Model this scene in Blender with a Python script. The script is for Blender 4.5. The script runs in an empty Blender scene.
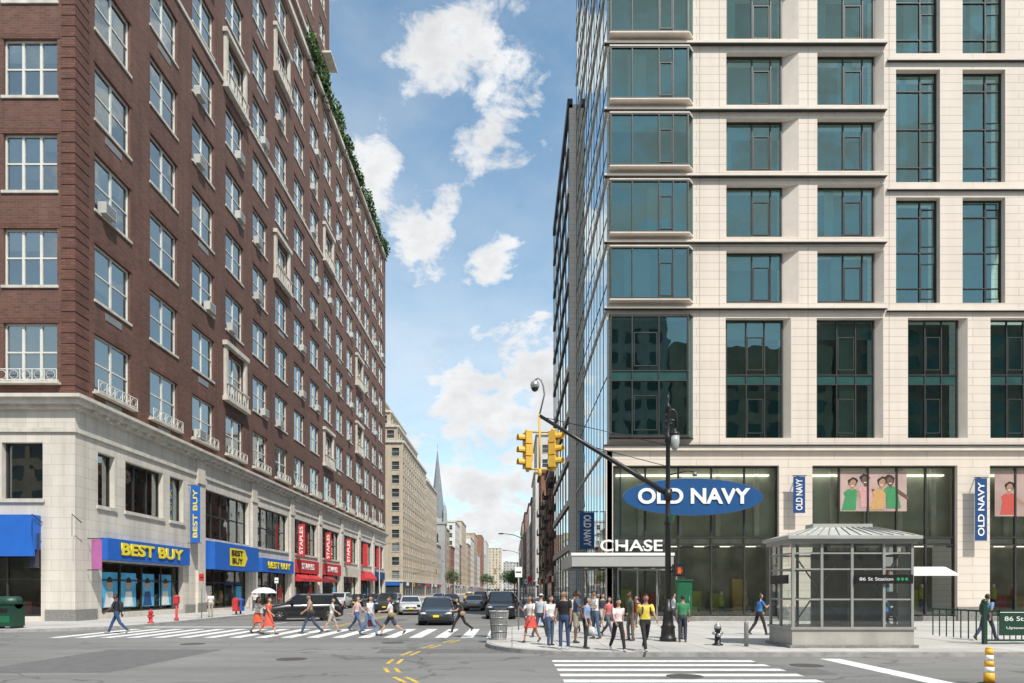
import bpy, math, random
from mathutils import Vector, Matrix, noise
random.seed(11)
scene = bpy.context.scene
R = math.radians

# ------------------------------------------------------------------ materials
def newmat(name):
    m = bpy.data.materials.new(name); m.use_nodes = True
    nt = m.node_tree
    return m, nt, nt.nodes, nt.links, nt.nodes['Principled BSDF']

def pmat(name, col, rough=.8, var=.15, scale=1.5, bump=0.0, bscale=25, metal=0.0, coat=0.0, spec=.5, streak=0.0, emit=0.0):
    m, nt, N, L, b = newmat(name)
    tc = N.new('ShaderNodeTexCoord')
    nz = N.new('ShaderNodeTexNoise'); nz.inputs['Scale'].default_value = scale; nz.inputs['Detail'].default_value = 6
    L.new(tc.outputs['Object'], nz.inputs['Vector'])
    cr = N.new('ShaderNodeValToRGB')
    cr.color_ramp.elements[0].position = .3; cr.color_ramp.elements[1].position = .7
    cr.color_ramp.elements[0].color = (*[c*(1-var) for c in col], 1)
    cr.color_ramp.elements[1].color = (*[min(1, c*(1+var)) for c in col], 1)
    L.new(nz.outputs['Fac'], cr.inputs['Fac'])
    out = cr.outputs['Color']
    if streak > 0:
        mp = N.new('ShaderNodeMapping'); mp.inputs['Scale'].default_value = (1.3, 1.3, .09)
        L.new(tc.outputs['Object'], mp.inputs['Vector'])
        n2 = N.new('ShaderNodeTexNoise'); n2.inputs['Scale'].default_value = 1.2; n2.inputs['Detail'].default_value = 5
        L.new(mp.outputs[0], n2.inputs['Vector'])
        r2 = N.new('ShaderNodeMapRange'); r2.inputs['From Min'].default_value = .35; r2.inputs['From Max'].default_value = .7
        r2.inputs['To Min'].default_value = 1; r2.inputs['To Max'].default_value = 1-streak
        L.new(n2.outputs['Fac'], r2.inputs['Value'])
        mx = N.new('ShaderNodeVectorMath'); mx.operation = 'SCALE'
        L.new(out, mx.inputs[0]); L.new(r2.outputs[0], mx.inputs['Scale']); out = mx.outputs[0]
    L.new(out, b.inputs['Base Color'])
    b.inputs['Roughness'].default_value = rough; b.inputs['Metallic'].default_value = metal
    b.inputs['Coat Weight'].default_value = coat
    b.inputs['Specular IOR Level'].default_value = spec
    if emit > 0:
        b.inputs['Emission Color'].default_value = (1, .93, .8, 1); b.inputs['Emission Strength'].default_value = emit
    if bump > 0:
        n3 = N.new('ShaderNodeTexNoise'); n3.inputs['Scale'].default_value = bscale; n3.inputs['Detail'].default_value = 4
        L.new(tc.outputs['Object'], n3.inputs['Vector'])
        bp = N.new('ShaderNodeBump'); bp.inputs['Strength'].default_value = bump; bp.inputs['Distance'].default_value = .02
        L.new(n3.outputs['Fac'], bp.inputs['Height']); L.new(bp.outputs[0], b.inputs['Normal'])
    return m

def brickmat(name, c1, c2, mortar, bw, bh, ms=.01, rough=.85, bump=.3, streak=.2, var=.2, offset=.5):
    m, nt, N, L, b = newmat(name)
    uv = N.new('ShaderNodeUVMap'); uv.uv_map = 'UVMap'
    tc = N.new('ShaderNodeTexCoord')
    br = N.new('ShaderNodeTexBrick'); br.offset = offset
    br.inputs['Scale'].default_value = 1; br.inputs['Brick Width'].default_value = bw; br.inputs['Row Height'].default_value = bh
    br.inputs['Mortar Size'].default_value = ms; br.inputs['Mortar Smooth'].default_value = .2
    br.inputs['Color1'].default_value = (*c1, 1); br.inputs['Color2'].default_value = (*c2, 1); br.inputs['Mortar'].default_value = (*mortar, 1)
    L.new(uv.outputs[0], br.inputs['Vector'])
    n1 = N.new('ShaderNodeTexNoise'); n1.inputs['Scale'].default_value = .35; n1.inputs['Detail'].default_value = 8
    L.new(tc.outputs['Object'], n1.inputs['Vector'])
    r1 = N.new('ShaderNodeMapRange'); r1.inputs['From Min'].default_value = .3; r1.inputs['From Max'].default_value = .7
    r1.inputs['To Min'].default_value = 1-var; r1.inputs['To Max'].default_value = 1+var
    L.new(n1.outputs['Fac'], r1.inputs['Value'])
    mp = N.new('ShaderNodeMapping'); mp.inputs['Scale'].default_value = (1.1, 1.1, .06)
    L.new(tc.outputs['Object'], mp.inputs['Vector'])
    n2 = N.new('ShaderNodeTexNoise'); n2.inputs['Scale'].default_value = 1.5; n2.inputs['Detail'].default_value = 6
    L.new(mp.outputs[0], n2.inputs['Vector'])
    r2 = N.new('ShaderNodeMapRange'); r2.inputs['From Min'].default_value = .4; r2.inputs['From Max'].default_value = .75
    r2.inputs['To Min'].default_value = 1; r2.inputs['To Max'].default_value = 1-streak
    L.new(n2.outputs['Fac'], r2.inputs['Value'])
    mu = N.new('ShaderNodeMath'); mu.operation = 'MULTIPLY'
    L.new(r1.outputs[0], mu.inputs[0]); L.new(r2.outputs[0], mu.inputs[1])
    mx = N.new('ShaderNodeVectorMath'); mx.operation = 'SCALE'
    L.new(br.outputs['Color'], mx.inputs[0]); L.new(mu.outputs[0], mx.inputs['Scale'])
    L.new(mx.outputs[0], b.inputs['Base Color'])
    b.inputs['Roughness'].default_value = rough
    bp = N.new('ShaderNodeBump'); bp.inputs['Strength'].default_value = bump; bp.inputs['Distance'].default_value = .01; bp.invert = True
    L.new(br.outputs['Fac'], bp.inputs['Height']); L.new(bp.outputs[0], b.inputs['Normal'])
    return m

def glassmat(name, tint, base=.15, wav=.02, gtint=(1, 1, 1)):
    m = bpy.data.materials.new(name); m.use_nodes = True
    nt = m.node_tree; N = nt.nodes; L = nt.links
    N.remove(N['Principled BSDF']); out = N['Material Output']
    tr = N.new('ShaderNodeBsdfTransparent'); tr.inputs['Color'].default_value = (*tint, 1)
    gl = N.new('ShaderNodeBsdfGlossy'); gl.inputs['Roughness'].default_value = .015; gl.inputs['Color'].default_value = (*gtint, 1)
    fr = N.new('ShaderNodeFresnel'); fr.inputs['IOR'].default_value = 1.5
    ad = N.new('ShaderNodeMath'); ad.operation = 'ADD'; ad.use_clamp = True; ad.inputs[1].default_value = base
    L.new(fr.outputs[0], ad.inputs[0])
    mx = N.new('ShaderNodeMixShader'); L.new(ad.outputs[0], mx.inputs[0]); L.new(tr.outputs[0], mx.inputs[1]); L.new(gl.outputs[0], mx.inputs[2])
    tc = N.new('ShaderNodeTexCoord'); nz = N.new('ShaderNodeTexNoise'); nz.inputs['Scale'].default_value = .9; nz.inputs['Detail'].default_value = 1
    L.new(tc.outputs['Object'], nz.inputs['Vector'])
    bp = N.new('ShaderNodeBump'); bp.inputs['Strength'].default_value = 1; bp.inputs['Distance'].default_value = wav
    L.new(nz.outputs['Fac'], bp.inputs['Height']); L.new(bp.outputs[0], gl.inputs['Normal'])
    L.new(mx.outputs[0], out.inputs['Surface'])
    return m

_cc = {}
def cm(col, rough=.85, name='cloth', **k):
    key = (tuple(col), rough, name)
    if key not in _cc:
        _cc[key] = pmat(name, col, rough=rough, var=k.get('var', .12), scale=k.get('scale', 12), bump=k.get('bump', .25), bscale=k.get('bscale', 30), metal=k.get('metal', 0), coat=k.get('coat', 0))
    return _cc[key]

BRICK = brickmat('red_brick', (.18, .078, .056), (.115, .052, .039), (.15, .10, .078), .45, .15, .018, var=.15, streak=.22)
BRICKQ = brickmat('red_brick_quoin', (.19, .08, .056), (.125, .054, .04), (.08, .045, .035), .45, .15, .018)
LIME = brickmat('limestone', (.66, .61, .54), (.61, .565, .50), (.42, .385, .34), 1.5, .62, .012, bump=.2, streak=.22, var=.09)
LIMET = pmat('limestone_trim', (.64, .60, .53), var=.1, streak=.25, bump=.15)
PINKST = brickmat('cream_stone_panels', (.71, .625, .54), (.685, .60, .52), (.45, .38, .32), 5.4, .48, .016, bump=.3, streak=.08, var=.05)
PINKT = pmat('cream_stone_trim', (.71, .63, .55), var=.05, streak=.1)
BRONZE = pmat('dark_bronze', (.045, .045, .043), rough=.45, metal=.3)
WHITEF = pmat('white_window_frame', (.68, .67, .62), rough=.5, var=.05)
GLASSL = glassmat('window_glass', (.75, .82, .82), .26, .006, (.92, 1, 1))
GLASSR = glassmat('teal_glass', (.48, .78, .76), .15, .005, (.58, .9, .9))
GLASSC = glassmat('corner_glass', (.45, .6, .65), .35, .003, (.85, .97, 1))
GLASSS = glassmat('shop_glass', (.88, .95, .90), .05, .003)
GLASSK = glassmat('kiosk_glass', (.90, .95, .93), .12, .001)
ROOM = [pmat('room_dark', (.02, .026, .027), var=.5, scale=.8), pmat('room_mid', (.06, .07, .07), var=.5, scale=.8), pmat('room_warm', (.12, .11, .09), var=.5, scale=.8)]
TROOM = [pmat('teal_room_dark', (.06, .11, .105), var=.45, scale=.5), pmat('teal_room_mid', (.10, .18, .17), var=.45, scale=.5), pmat('teal_room_light', (.17, .26, .25), var=.4, scale=.5)]
BLIND = [pmat('blind_white', (.66, .66, .62), var=.05), pmat('blind_cream', (.52, .5, .42), var=.08), pmat('blind_grey', (.32, .36, .36), var=.08)]
BLACK = pmat('black_iron', (.014, .014, .015), rough=.4, var=.2)
STEEL = pmat('brushed_steel', (.4, .41, .41), rough=.35, metal=.6, var=.08)
DKSTEEL = pmat('grey_steel', (.25, .25, .24), rough=.45, metal=.3, var=.12)
YEL = pmat('signal_yellow', (.68, .42, .06), rough=.5, var=.1)
BLUE = pmat('blue_awning', (.012, .12, .5), rough=.6, var=.08)
NAVY = pmat('navy_sign', (.012, .06, .2), rough=.45, var=.08)
RED = pmat('red_awning', (.5, .03, .035), rough=.7, var=.15)
WHITE = pmat('white_enamel', (.8, .8, .78), rough=.5, var=.03)
YTXT = pmat('yellow_enamel', (.85, .68, .03), rough=.5, var=.03)
GREEN = pmat('green_enamel', (.012, .13, .06), rough=.45, var=.15)
DKGREEN = pmat('dark_green_iron', (.01, .05, .03), rough=.45, var=.15)
GRAN = pmat('grey_granite', (.22, .215, .205), rough=.5, var=.25, scale=9)
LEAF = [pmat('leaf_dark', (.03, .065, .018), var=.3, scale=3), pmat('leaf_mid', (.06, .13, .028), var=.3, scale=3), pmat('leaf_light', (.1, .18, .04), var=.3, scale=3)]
BARK = pmat('bark', (.06, .045, .035), bump=.5)
RUBBER = pmat('tyre', (.012, .012, .012), rough=.9)
SPAND = pmat('spandrel_glass', (.03, .085, .08), rough=.12)
JOINT = pmat('stone_joint', (.42, .35, .3))
ACW = pmat('ac_unit_metal', (.5, .5, .47), rough=.5, var=.1)
LIT = pmat('shop_light_fixture', (.8, .78, .7), emit=1.6)

# ------------------------------------------------------------------ mesh builder
class MB:
    def __init__(s):
        s.v = []; s.f = []; s.m = []; s.sm = []; s.mats = []; s.M = None
    def mi(s, mat):
        if mat not in s.mats: s.mats.append(mat)
        return s.mats.index(mat)
    def add(s, pts, faces, mat, smooth=False):
        o = len(s.v)
        for p in pts:
            p = Vector(p)
            s.v.append(s.M @ p if s.M is not None else p)
        k = s.mi(mat)
        for f in faces:
            s.f.append([o+i for i in f]); s.m.append(k); s.sm.append(smooth)
    def poly(s, pts, mat): s.add(pts, [list(range(len(pts)))], mat)
    def box(s, x0, x1, y0, y1, z0, z1, mat):
        if x0 > x1: x0, x1 = x1, x0
        if y0 > y1: y0, y1 = y1, y0
        if z0 > z1: z0, z1 = z1, z0
        s.add([(x0,y0,z0),(x1,y0,z0),(x1,y1,z0),(x0,y1,z0),(x0,y0,z1),(x1,y0,z1),(x1,y1,z1),(x0,y1,z1)],
              [(0,3,2,1),(4,5,6,7),(0,1,5,4),(1,2,6,5),(2,3,7,6),(3,0,4,7)], mat)
    def tube(s, pts, rad, mat, n=8, up=None, smooth=True, round_ends=False):
        pts = [Vector(p) for p in pts]; rad = [r if isinstance(r, tuple) else (r, r) for r in rad]
        if round_ends:
            d0 = (pts[0]-pts[1]).normalized(); d1 = (pts[-1]-pts[-2]).normalized()
            a, b = rad[0], rad[-1]; m0 = min(a); m1 = min(b)
            pts = [pts[0]+d0*m0*.98, pts[0]+d0*m0*.6] + pts + [pts[-1]+d1*m1*.6, pts[-1]+d1*m1*.98]
            rad = [(a[0]*.2, a[1]*.2), (a[0]*.8, a[1]*.8)] + rad + [(b[0]*.8, b[1]*.8), (b[0]*.2, b[1]*.2)]
        P = []; F = []
        ref = Vector(up) if up else None
        for i, p in enumerate(pts):
            if i == 0: t = pts[1]-pts[0]
            elif i == len(pts)-1: t = pts[-1]-pts[-2]
            else: t = pts[i+1]-pts[i-1]
            t = t.normalized() if t.length > 1e-9 else Vector((0, 0, 1))
            if ref is None: ref = Vector((1, 0, 0)) if abs(t.x) < .8 else Vector((0, 1, 0))
            u = ref - t*ref.dot(t)
            if u.length < 1e-4: u = Vector((0, 1, 0)) - t*t.y
            u.normalize(); w = t.cross(u)
            if not up: ref = u
            for k in range(n):
                a = 2*math.pi*k/n
                P.append(p + u*math.cos(a)*rad[i][0] + w*math.sin(a)*rad[i][1])
        for i in range(len(pts)-1):
            for k in range(n):
                k2 = (k+1) % n
                F.append((i*n+k, i*n+k2, (i+1)*n+k2, (i+1)*n+k))
        F.append(tuple(reversed(range(n)))); F.append(tuple((len(pts)-1)*n+k for k in range(n)))
        s.add(P, F, mat, smooth)
    def lathe(s, c, prof, mat, n=16, smooth=True):
        c = Vector(c); P = []; F = []
        for r, z in prof:
            for k in range(n):
                a = 2*math.pi*k/n; P.append(c+Vector((r*math.cos(a), r*math.sin(a), z)))
        for i in range(len(prof)-1):
            for k in range(n):
                k2 = (k+1) % n; F.append((i*n+k, i*n+k2, (i+1)*n+k2, (i+1)*n+k))
        F.append(tuple(reversed(range(n)))); F.append(tuple((len(prof)-1)*n+k for k in range(n)))
        s.add(P, F, mat, smooth)
    def ell(s, c, r, mat, n=10, m=7, cond=None, deform=None, smooth=True):
        c = Vector(c); P = []; F = []; D = []
        for j in range(m+1):
            th = math.pi*j/m
            for k in range(n):
                a = 2*math.pi*k/n
                d = Vector((math.sin(th)*math.cos(a), math.sin(th)*math.sin(a), math.cos(th))); D.append(d)
                q = Vector((d.x*r[0], d.y*r[1], d.z*r[2]))
                if deform: q = deform(d, q)
                P.append(c+q)
        for j in range(m):
            for k in range(n):
                k2 = (k+1) % n; f = (j*n+k, (j+1)*n+k, (j+1)*n+k2, j*n+k2)
                if cond and not all(cond(D[i]) for i in f): continue
                F.append(f)
        s.add(P, F, mat, smooth)
    def mesh(s, name):
        me = bpy.data.meshes.new(name)
        me.from_pydata([tuple(v) for v in s.v], [], s.f)
        for m in s.mats: me.materials.append(m)
        me.polygons.foreach_set('material_index', s.m)
        me.polygons.foreach_set('use_smooth', s.sm)
        setuv(me)
        return me
    def obj(s, name, parent=None):
        o = bpy.data.objects.new(name, s.mesh(name)); scene.collection.objects.link(o)
        if parent: o.parent = parent
        return o

def setuv(me):
    me.update()
    uv = me.uv_layers.new(name='UVMap'); data = [0.0]*(2*len(me.loops)); vs = me.vertices
    for p in me.polygons:
        n = p.normal
        for li in p.loop_indices:
            c = vs[me.loops[li].vertex_index].co
            if abs(n.z) > .75: a, b = c.x, c.y
            elif abs(n.x) > abs(n.y): a, b = c.y, c.z
            else: a, b = c.x, c.z
            data[2*li] = a; data[2*li+1] = b
    uv.data.foreach_set('uv', data)

def empty(name, loc=(0, 0, 0), rz=0, parent=None):
    e = bpy.data.objects.new(name, None); scene.collection.objects.link(e)
    e.location = loc; e.rotation_euler = (0, 0, rz); e.empty_display_size = .3
    if parent: e.parent = parent
    return e

class Fr:   # facade frame: u along wall, v up, w outward
    def __init__(s, mb, o, U, N): s.mb = mb; s.o = Vector(o); s.U = Vector(U); s.N = Vector(N)
    def p(s, u, v, w=0): return s.o + s.U*u + Vector((0, 0, v)) + s.N*w
    def quad(s, u0, u1, v0, v1, w, mat): s.mb.add([s.p(u0,v0,w), s.p(u1,v0,w), s.p(u1,v1,w), s.p(u0,v1,w)], [(0,1,2,3)], mat)
    def box(s, u0, u1, v0, v1, w0, w1, mat):
        s.mb.add([s.p(u0,v0,w1), s.p(u1,v0,w1), s.p(u1,v0,w0), s.p(u0,v0,w0), s.p(u0,v1,w1), s.p(u1,v1,w1), s.p(u1,v1,w0), s.p(u0,v1,w0)],
                 [(0,3,2,1),(4,5,6,7),(0,1,5,4),(1,2,6,5),(2,3,7,6),(3,0,4,7)], mat)
    def wall(s, u0, u1, v0, v1, ops, depth, mat, rev=None, slopes=None):
        rev = rev or mat
        us = sorted(set([u0, u1]+[o[0] for o in ops]+[o[1] for o in ops])); vs = sorted(set([v0, v1]+[o[2] for o in ops]+[o[3] for o in ops]))
        us = [u for u in us if u0 <= u <= u1]; vs = [v for v in vs if v0 <= v <= v1]
        for j in range(len(vs)-1):
            vm = (vs[j]+vs[j+1])/2; run = None
            row = [o for o in ops if o[2] < vm < o[3]]
            for i in range(len(us)-1):
                um = (us[i]+us[i+1])/2
                hit = any(o[0] < um < o[1] for o in row)
                if not hit:
                    if run is None: run = us[i]
                if hit and run is not None:
                    s.quad(run, us[i], vs[j], vs[j+1], 0, mat); run = None
            if run is not None: s.quad(run, us[-1], vs[j], vs[j+1], 0, mat)
        d = -depth
        for k, o in enumerate(ops):
            l, r, b, t = slopes[k] if slopes else (0, 0, 0, 0)
            a0, a1, b0, b1 = o[:4]
            q = [s.p(a0,b0), s.p(a1,b0), s.p(a1,b1), s.p(a0,b1), s.p(a0+l,b0+b,d), s.p(a1-r,b0+b,d), s.p(a1-r,b1-t,d), s.p(a0+l,b1-t,d)]
            s.mb.add(q, [(0,1,5,4),(1,2,6,5),(2,3,7,6),(3,0,4,7)], rev)

def text(body, loc, w, h, mat, name, parent=None, rot=(90, 0, 0), ext=.03, bold=.012):
    cu = bpy.data.curves.new(name, 'FONT'); cu.body = body; cu.align_x = 'CENTER'; cu.align_y = 'CENTER'; cu.extrude = ext; cu.offset = bold
    cu.materials.append(mat)
    o = bpy.data.objects.new(name, cu); scene.collection.objects.link(o)
    o.rotation_euler = tuple(R(a) for a in rot); o.location = loc
    TEXTS.append((o, w, h))
    if parent: o.parent = parent
    return o
TEXTS = []

# ------------------------------------------------------------------ PEOPLE (built first)
SK = [cm((.50, .30, .21), .6, 'skin_light', bump=.05), cm((.36, .20, .13), .6, 'skin_tan', bump=.05), cm((.13, .07, .045), .6, 'skin_dark', bump=.05)]
HAIRB = cm((.015, .011, .009), .55, 'hair_black'); HAIRN = cm((.07, .038, .02), .55, 'hair_brown'); HAIRBL = cm((.3, .19, .09), .55, 'hair_blond')
EYEW = cm((.7, .7, .68), .3, 'eye_white'); EYED = cm((.01, .01, .01), .3, 'eye_dark'); LIP = cm((.25, .07, .06), .5, 'lips')

POSES = {
 'walk':  dict(r=(26, 6), l=(-20, 24), ar=(-24, 14), al=(26, 28)),
 'walk2': dict(r=(-18, 26), l=(24, 5), ar=(24, 30), al=(-22, 12)),
 'stand': dict(r=(4, 4), l=(-4, 3), ar=(2, 14), al=(-2, 12)),
 'stand2': dict(r=(10, 14), l=(-2, 2), ar=(12, 50), al=(-6, 20)),
 'phone': dict(r=(2, 4), l=(-3, 3), ar=(38, 92), al=(4, 15)),
 'walkphone': dict(r=(20, 6), l=(-16, 22), ar=(36, 88), al=(18, 24)),
 'hip':   dict(r=(3, 3), l=(-6, 4), ar=(20, 75), al=(15, 80)),
 'umb':   dict(r=(20, 8), l=(-16, 20), ar=(45, 85), al=(-15, 20)),
 'stride': dict(r=(34, 12), l=(-26, 30), ar=(-26, 30), al=(34, 50)),
}
def person(name, X, Y, Z, heading, h=1.72, pose='walk', top=(.5,.5,.5), bot=(.03,.04,.08), shoe=(.05,.05,.05), skin=0, hair=None, fem=False,
           legs='long', sleeve=.55, longhair=False, bag=None, hat=None, umbrella=False, lean=4, turn=0):
    ps = POSES[pose]; k = h/1.72
    skm = SK[skin]; hair = hair or HAIRB
    tm = cm(top); bm_ = cm(bot); sh = cm(shoe, .6, 'shoe')
    parts = []
    wsh = .165 if fem else .19
    Ls = {}
    for sd, key in ((-1, 'r'), (1, 'l')):
        a, b = [R(q) for q in ps[key]]
        hp = Vector((sd*.088, 0, 0)); kn = hp+Vector((sd*.012, -math.sin(a)*.43, -math.cos(a)*.43)); an = kn+Vector((0, -math.sin(a-b)*.42, -math.cos(a-b)*.42))
        Ls[key] = (hp, kn, an, a-b)
    low = min(L[2].z for L in Ls.values())
    base = .085 - low
    O = Vector((0, 0, base))
    ln = R(lean)
    def UP(v):
        d = Vector(v) - Vector((0, 0, .92))
        y = d.y*math.cos(ln) - d.z*math.sin(ln); z = d.y*math.sin(ln)+d.z*math.cos(ln)
        return Vector((d.x, y, z)) + O
    mb = MB(); dummy = skm
    if fem: rings = [(.84,.15,.115),(.92,.168,.12),(1.0,.15,.108),(1.08,.125,.095),(1.18,.138,.105),(1.27,.155,.122),(1.36,.158,.10),(1.41,.11,.075),(1.45,.052,.052),(1.53,.048,.05)]
    else: rings = [(.84,.145,.11),(.92,.165,.118),(1.0,.16,.112),(1.08,.155,.108),(1.18,.168,.113),(1.28,.188,.122),(1.37,.185,.105),(1.415,.13,.08),(1.455,.062,.06),(1.53,.055,.058)]
    TP = [UP((0, 0, z)) for z, _, _ in rings]
    mb.tube(TP, [(a, b) for _, a, b in rings], dummy, n=16, up=(1, 0, 0))
    def seg(p0, p1, r0, r1, mat):
        mb.tube([p0, p1], [r0, r1], dummy, n=10, round_ends=True); parts.append((p0, p1, r0, r1, mat))
    cover = {'long': 2, 'short': 1, 'skirt': 0, 'dress': 0}[legs]
    for key in ('r', 'l'):
        hp, kn, an, fa = Ls[key]; hp = hp+O; kn = kn+O; an = an+O
        if cover == 2:
            seg(hp, kn, .088, .064, bm_); seg(kn, an+(kn-an)*.06, .064, .052, bm_)
        elif cover == 1:
            mid = hp.lerp(kn, .85); seg(hp, mid, .09, .08, bm_); seg(mid, kn, .058, .05, skm); seg(kn, an, .052, .034, skm)
        else:
            seg(hp, kn, .08, .05, bm_ if legs == 'skirt' else skm); seg(kn, an, .052, .033, skm)
        c = kn.lerp(an, .3)+Vector((0, .012, 0)); mb.ell(c, (.052, .055, .09), dummy)
        pitch = max(-.9, min(.5, fa)) if fa < 0 else fa*.5
        fd = Vector((0, -math.cos(pitch), math.sin(pitch)*.9)); dn = Vector((0, math.sin(pitch)*.9, math.cos(pitch)))*-1
        heel = an + dn*.045 - fd*.05; toe = an + dn*.05 + fd*.16
        mb.tube([heel, heel.lerp(toe, .45), heel.lerp(toe, .8), toe], [(.034,.035),(.042,.038),(.045,.028),(.03,.018)], dummy, n=10, up=(1, 0, 0), round_ends=True)
        parts.append((heel, toe, .042, .035, sh)); parts.append((an, an+dn*.04, .036, .04, sh))
    skirt = None
    if legs in ('skirt', 'dress'):
        hem = .42 if legs == 'dress' else .55
        sw = (Ls['r'][1].y + Ls['l'][1].y)/2
        hz = O.z-.92+hem
        mb.tube([O+Vector((0, 0, .12)), O+Vector((0, 0, 0)), O+Vector((0, sw*.5, -.25)), Vector((0, sw, hz))], [(.135,.10),(.172,.13),(.21,.20),(.25,.27)], dummy, n=16, up=(1, 0, 0))
        skirt = (O.z+.1, hz-.03)
    hm = MB(); wr = {}
    for sd, key in ((-1, 'ar'), (1, 'al')):
        a, e = [R(q) for q in ps[key]]
        ab = .12
        S = UP((sd*wsh, 0, 1.385)); el = S+Vector((sd*math.sin(ab), -math.sin(a), -math.cos(a)))*.285
        d2 = Vector((-sd*.12 if e > .7 else sd*.02, -math.sin(a+e), -math.cos(a+e))).normalized(); w = el+d2*.25
        q = .045 if fem else .054
        mid = S.lerp(el, sleeve) if sleeve < 1 else el
        seg(S, mid, q*1.12, q, tm)
        if sleeve < 1:
            seg(mid, el, q*.85, q*.74, skm); seg(el, w, q*.76, q*.5, skm)
        else: seg(el, w, q*.85, q*.6, tm)
        lat = Vector((1, 0, 0)).cross(d2).normalized()
        nrm = Vector((-sd, 0, 0))
        pw = w+d2*.085
        hm.tube([w-d2*.02, w+d2*.02, w+d2*.06, pw], [(.018,.024),(.016,.032),(.015,.038),(.012,.034)], skm, n=8, up=(1, 0, 0), round_ends=True)
        for i, (off, ln_) in enumerate(((.028, .072), (.010, .08), (-.009, .074), (-.026, .058))):
            b0 = pw-d2*.01+lat*off; c = .25+.1*i
            p1 = b0+(d2*math.cos(c)+nrm*math.sin(c)+lat*off*2).normalized()*ln_*.42
            p2 = p1+(d2*math.cos(c*2.2)+nrm*math.sin(c*2.2)).normalized()*ln_*.33
            p3 = p2+(d2*math.cos(c*3)+nrm*math.sin(c*3)).normalized()*ln_*.25
            hm.tube([b0, p1, p2, p3], [.009, .0085, .0075, .006], skm, n=6)
        t0 = w+d2*.03+lat*.028
        hm.tube([t0, t0+(lat*.8+d2*.7+nrm*.2).normalized()*.035, t0+(lat*.8+d2*.7).normalized()*.035+(d2+nrm*.3).normalized()*.03], [.011, .0095, .007], skm, n=6)
        wr[key] = (w, d2, el)
    tmp = mb.obj('tmp_body'); md = tmp.modifiers.new('r', 'REMESH'); md.mode = 'VOXEL'; md.voxel_size = .019
    m2 = tmp.modifiers.new('s', 'SMOOTH'); m2.iterations = 3; m2.factor = .5
    dg = bpy.context.evaluated_depsgraph_get(); me = bpy.data.meshes.new_from_object(tmp.evaluated_get(dg))
    om = tmp.data; bpy.data.objects.remove(tmp); bpy.data.meshes.remove(om)
    me.materials.clear()
    out = MB()
    out.v = [v.co.copy() for v in me.vertices]
    neckz = UP((0, 0, 1.425)).z; waist = O.z+.075
    for p in me.polygons:
        c = p.center; best = 1e9; bmt = skm
        for (p0, p1, r0, r1, mt) in parts:
            d = p1-p0; L2 = d.length_squared; t = max(0, min(1, (c-p0).dot(d)/L2)) if L2 > 0 else 0
            sdv = (c-p0-d*t).length-(r0+(r1-r0)*t)
            if sdv < best: best = sdv; bmt = mt
        if c.z > TP[0].z-.03 and best > -.02:
            i = 0
            while i < len(TP)-2 and TP[i+1].z < c.z: i += 1
            f = (c.z-TP[i].z)/max(1e-5, TP[i+1].z-TP[i].z); f = max(0, min(1, f))
            q = TP[i].lerp(TP[i+1], f); rx = rings[i][1]*(1-f)+rings[i+1][1]*f; ry = rings[i][2]*(1-f)+rings[i+1][2]*f
            sdv = (math.hypot((c.x-q.x)/rx, (c.y-q.y)/ry)-1)*min(rx, ry)
            if sdv < best+.004:
                bmt = skm if c.z > neckz+(.0 if c.y > q.y else -.02) else (tm if c.z > waist or legs == 'dress' else bm_)
        if skirt and skirt[1] < c.z < skirt[0] and bmt is not tm and abs(c.x) < .3:
            inarm = min((c-wr['ar'][0]).length, (c-wr['al'][0]).length, (c-wr['ar'][2]).length, (c-wr['al'][2]).length)
            if inarm > .10: bmt = bm_ if legs == 'skirt' else tm
        out.f.append(list(p.vertices)); out.m.append(out.mi(bmt)); out.sm.append(True)
    bpy.data.meshes.remove(me)
    hc = UP((0, -.012, 1.612)); rt = Matrix.Rotation(R(turn), 4, 'Z')
    hd = MB(); hd.M = Matrix.Translation(hc) @ rt
    def df(d, q):
        if d.z < 0: q.x *= 1-.28*(-d.z); q.y *= 1-.12*(-d.z)
        if d.y < -.3: q.y *= .94
        return q
    hd.ell((0, 0, 0), (.074, .094, .116), skm, 16, 12, deform=df)
    hd.tube([(0, -.082, .012), (0, -.100, -.022), (0, -.088, -.032)], [.007, .014, .009], skm, n=6)
    for sx in (-1, 1):
        hd.ell((sx*.03, -.079, .006), (.014, .010, .008), EYEW, 8, 5); hd.ell((sx*.03, -.087, .006), (.006, .004, .006), EYED, 6, 4)
        hd.box(sx*.016, sx*.044, -.087, -.075, .024, .030, hair)
        hd.ell((sx*.074, .005, -.005), (.010, .02, .031), skm, 6, 5)
    hd.ell((0, -.082, -.052), (.024, .008, .007), LIP, 8, 4)
    if longhair:
        hd.ell((0, .006, .008), (.086, .104, .124), hair, 16, 12, cond=lambda d: d.z > .45 or d.y > -.25)
        hd.tube([(0, .045, .03), (0, .075, -.07), (0, .085, -.17), (0, .08, -.25)], [(.078,.06),(.088,.05),(.08,.04),(.04,.02)], hair, n=12, up=(1, 0, 0))
    else:
        hd.ell((0, .006, .008), (.081, .100, .121), hair, 16, 12, cond=lambda d: d.z > .48 or (d.y > .0 and d.z > -.5))
        if fem: hd.ell((0, .10, .06), (.035, .04, .035), hair, 8, 6)
    if hat is not None:
        hm_ = cm(hat, .8, 'hat')
        hd.ell((0, .004, .03), (.088, .105, .10), hm_, 16, 10, cond=lambda d: d.z > .05)
        hd.tube([(0, -.06, .045), (0, -.165, .032)], [(.075, .008), (.05, .005)], hm_, n=10, up=(1, 0, 0))
    ac = MB()
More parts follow.
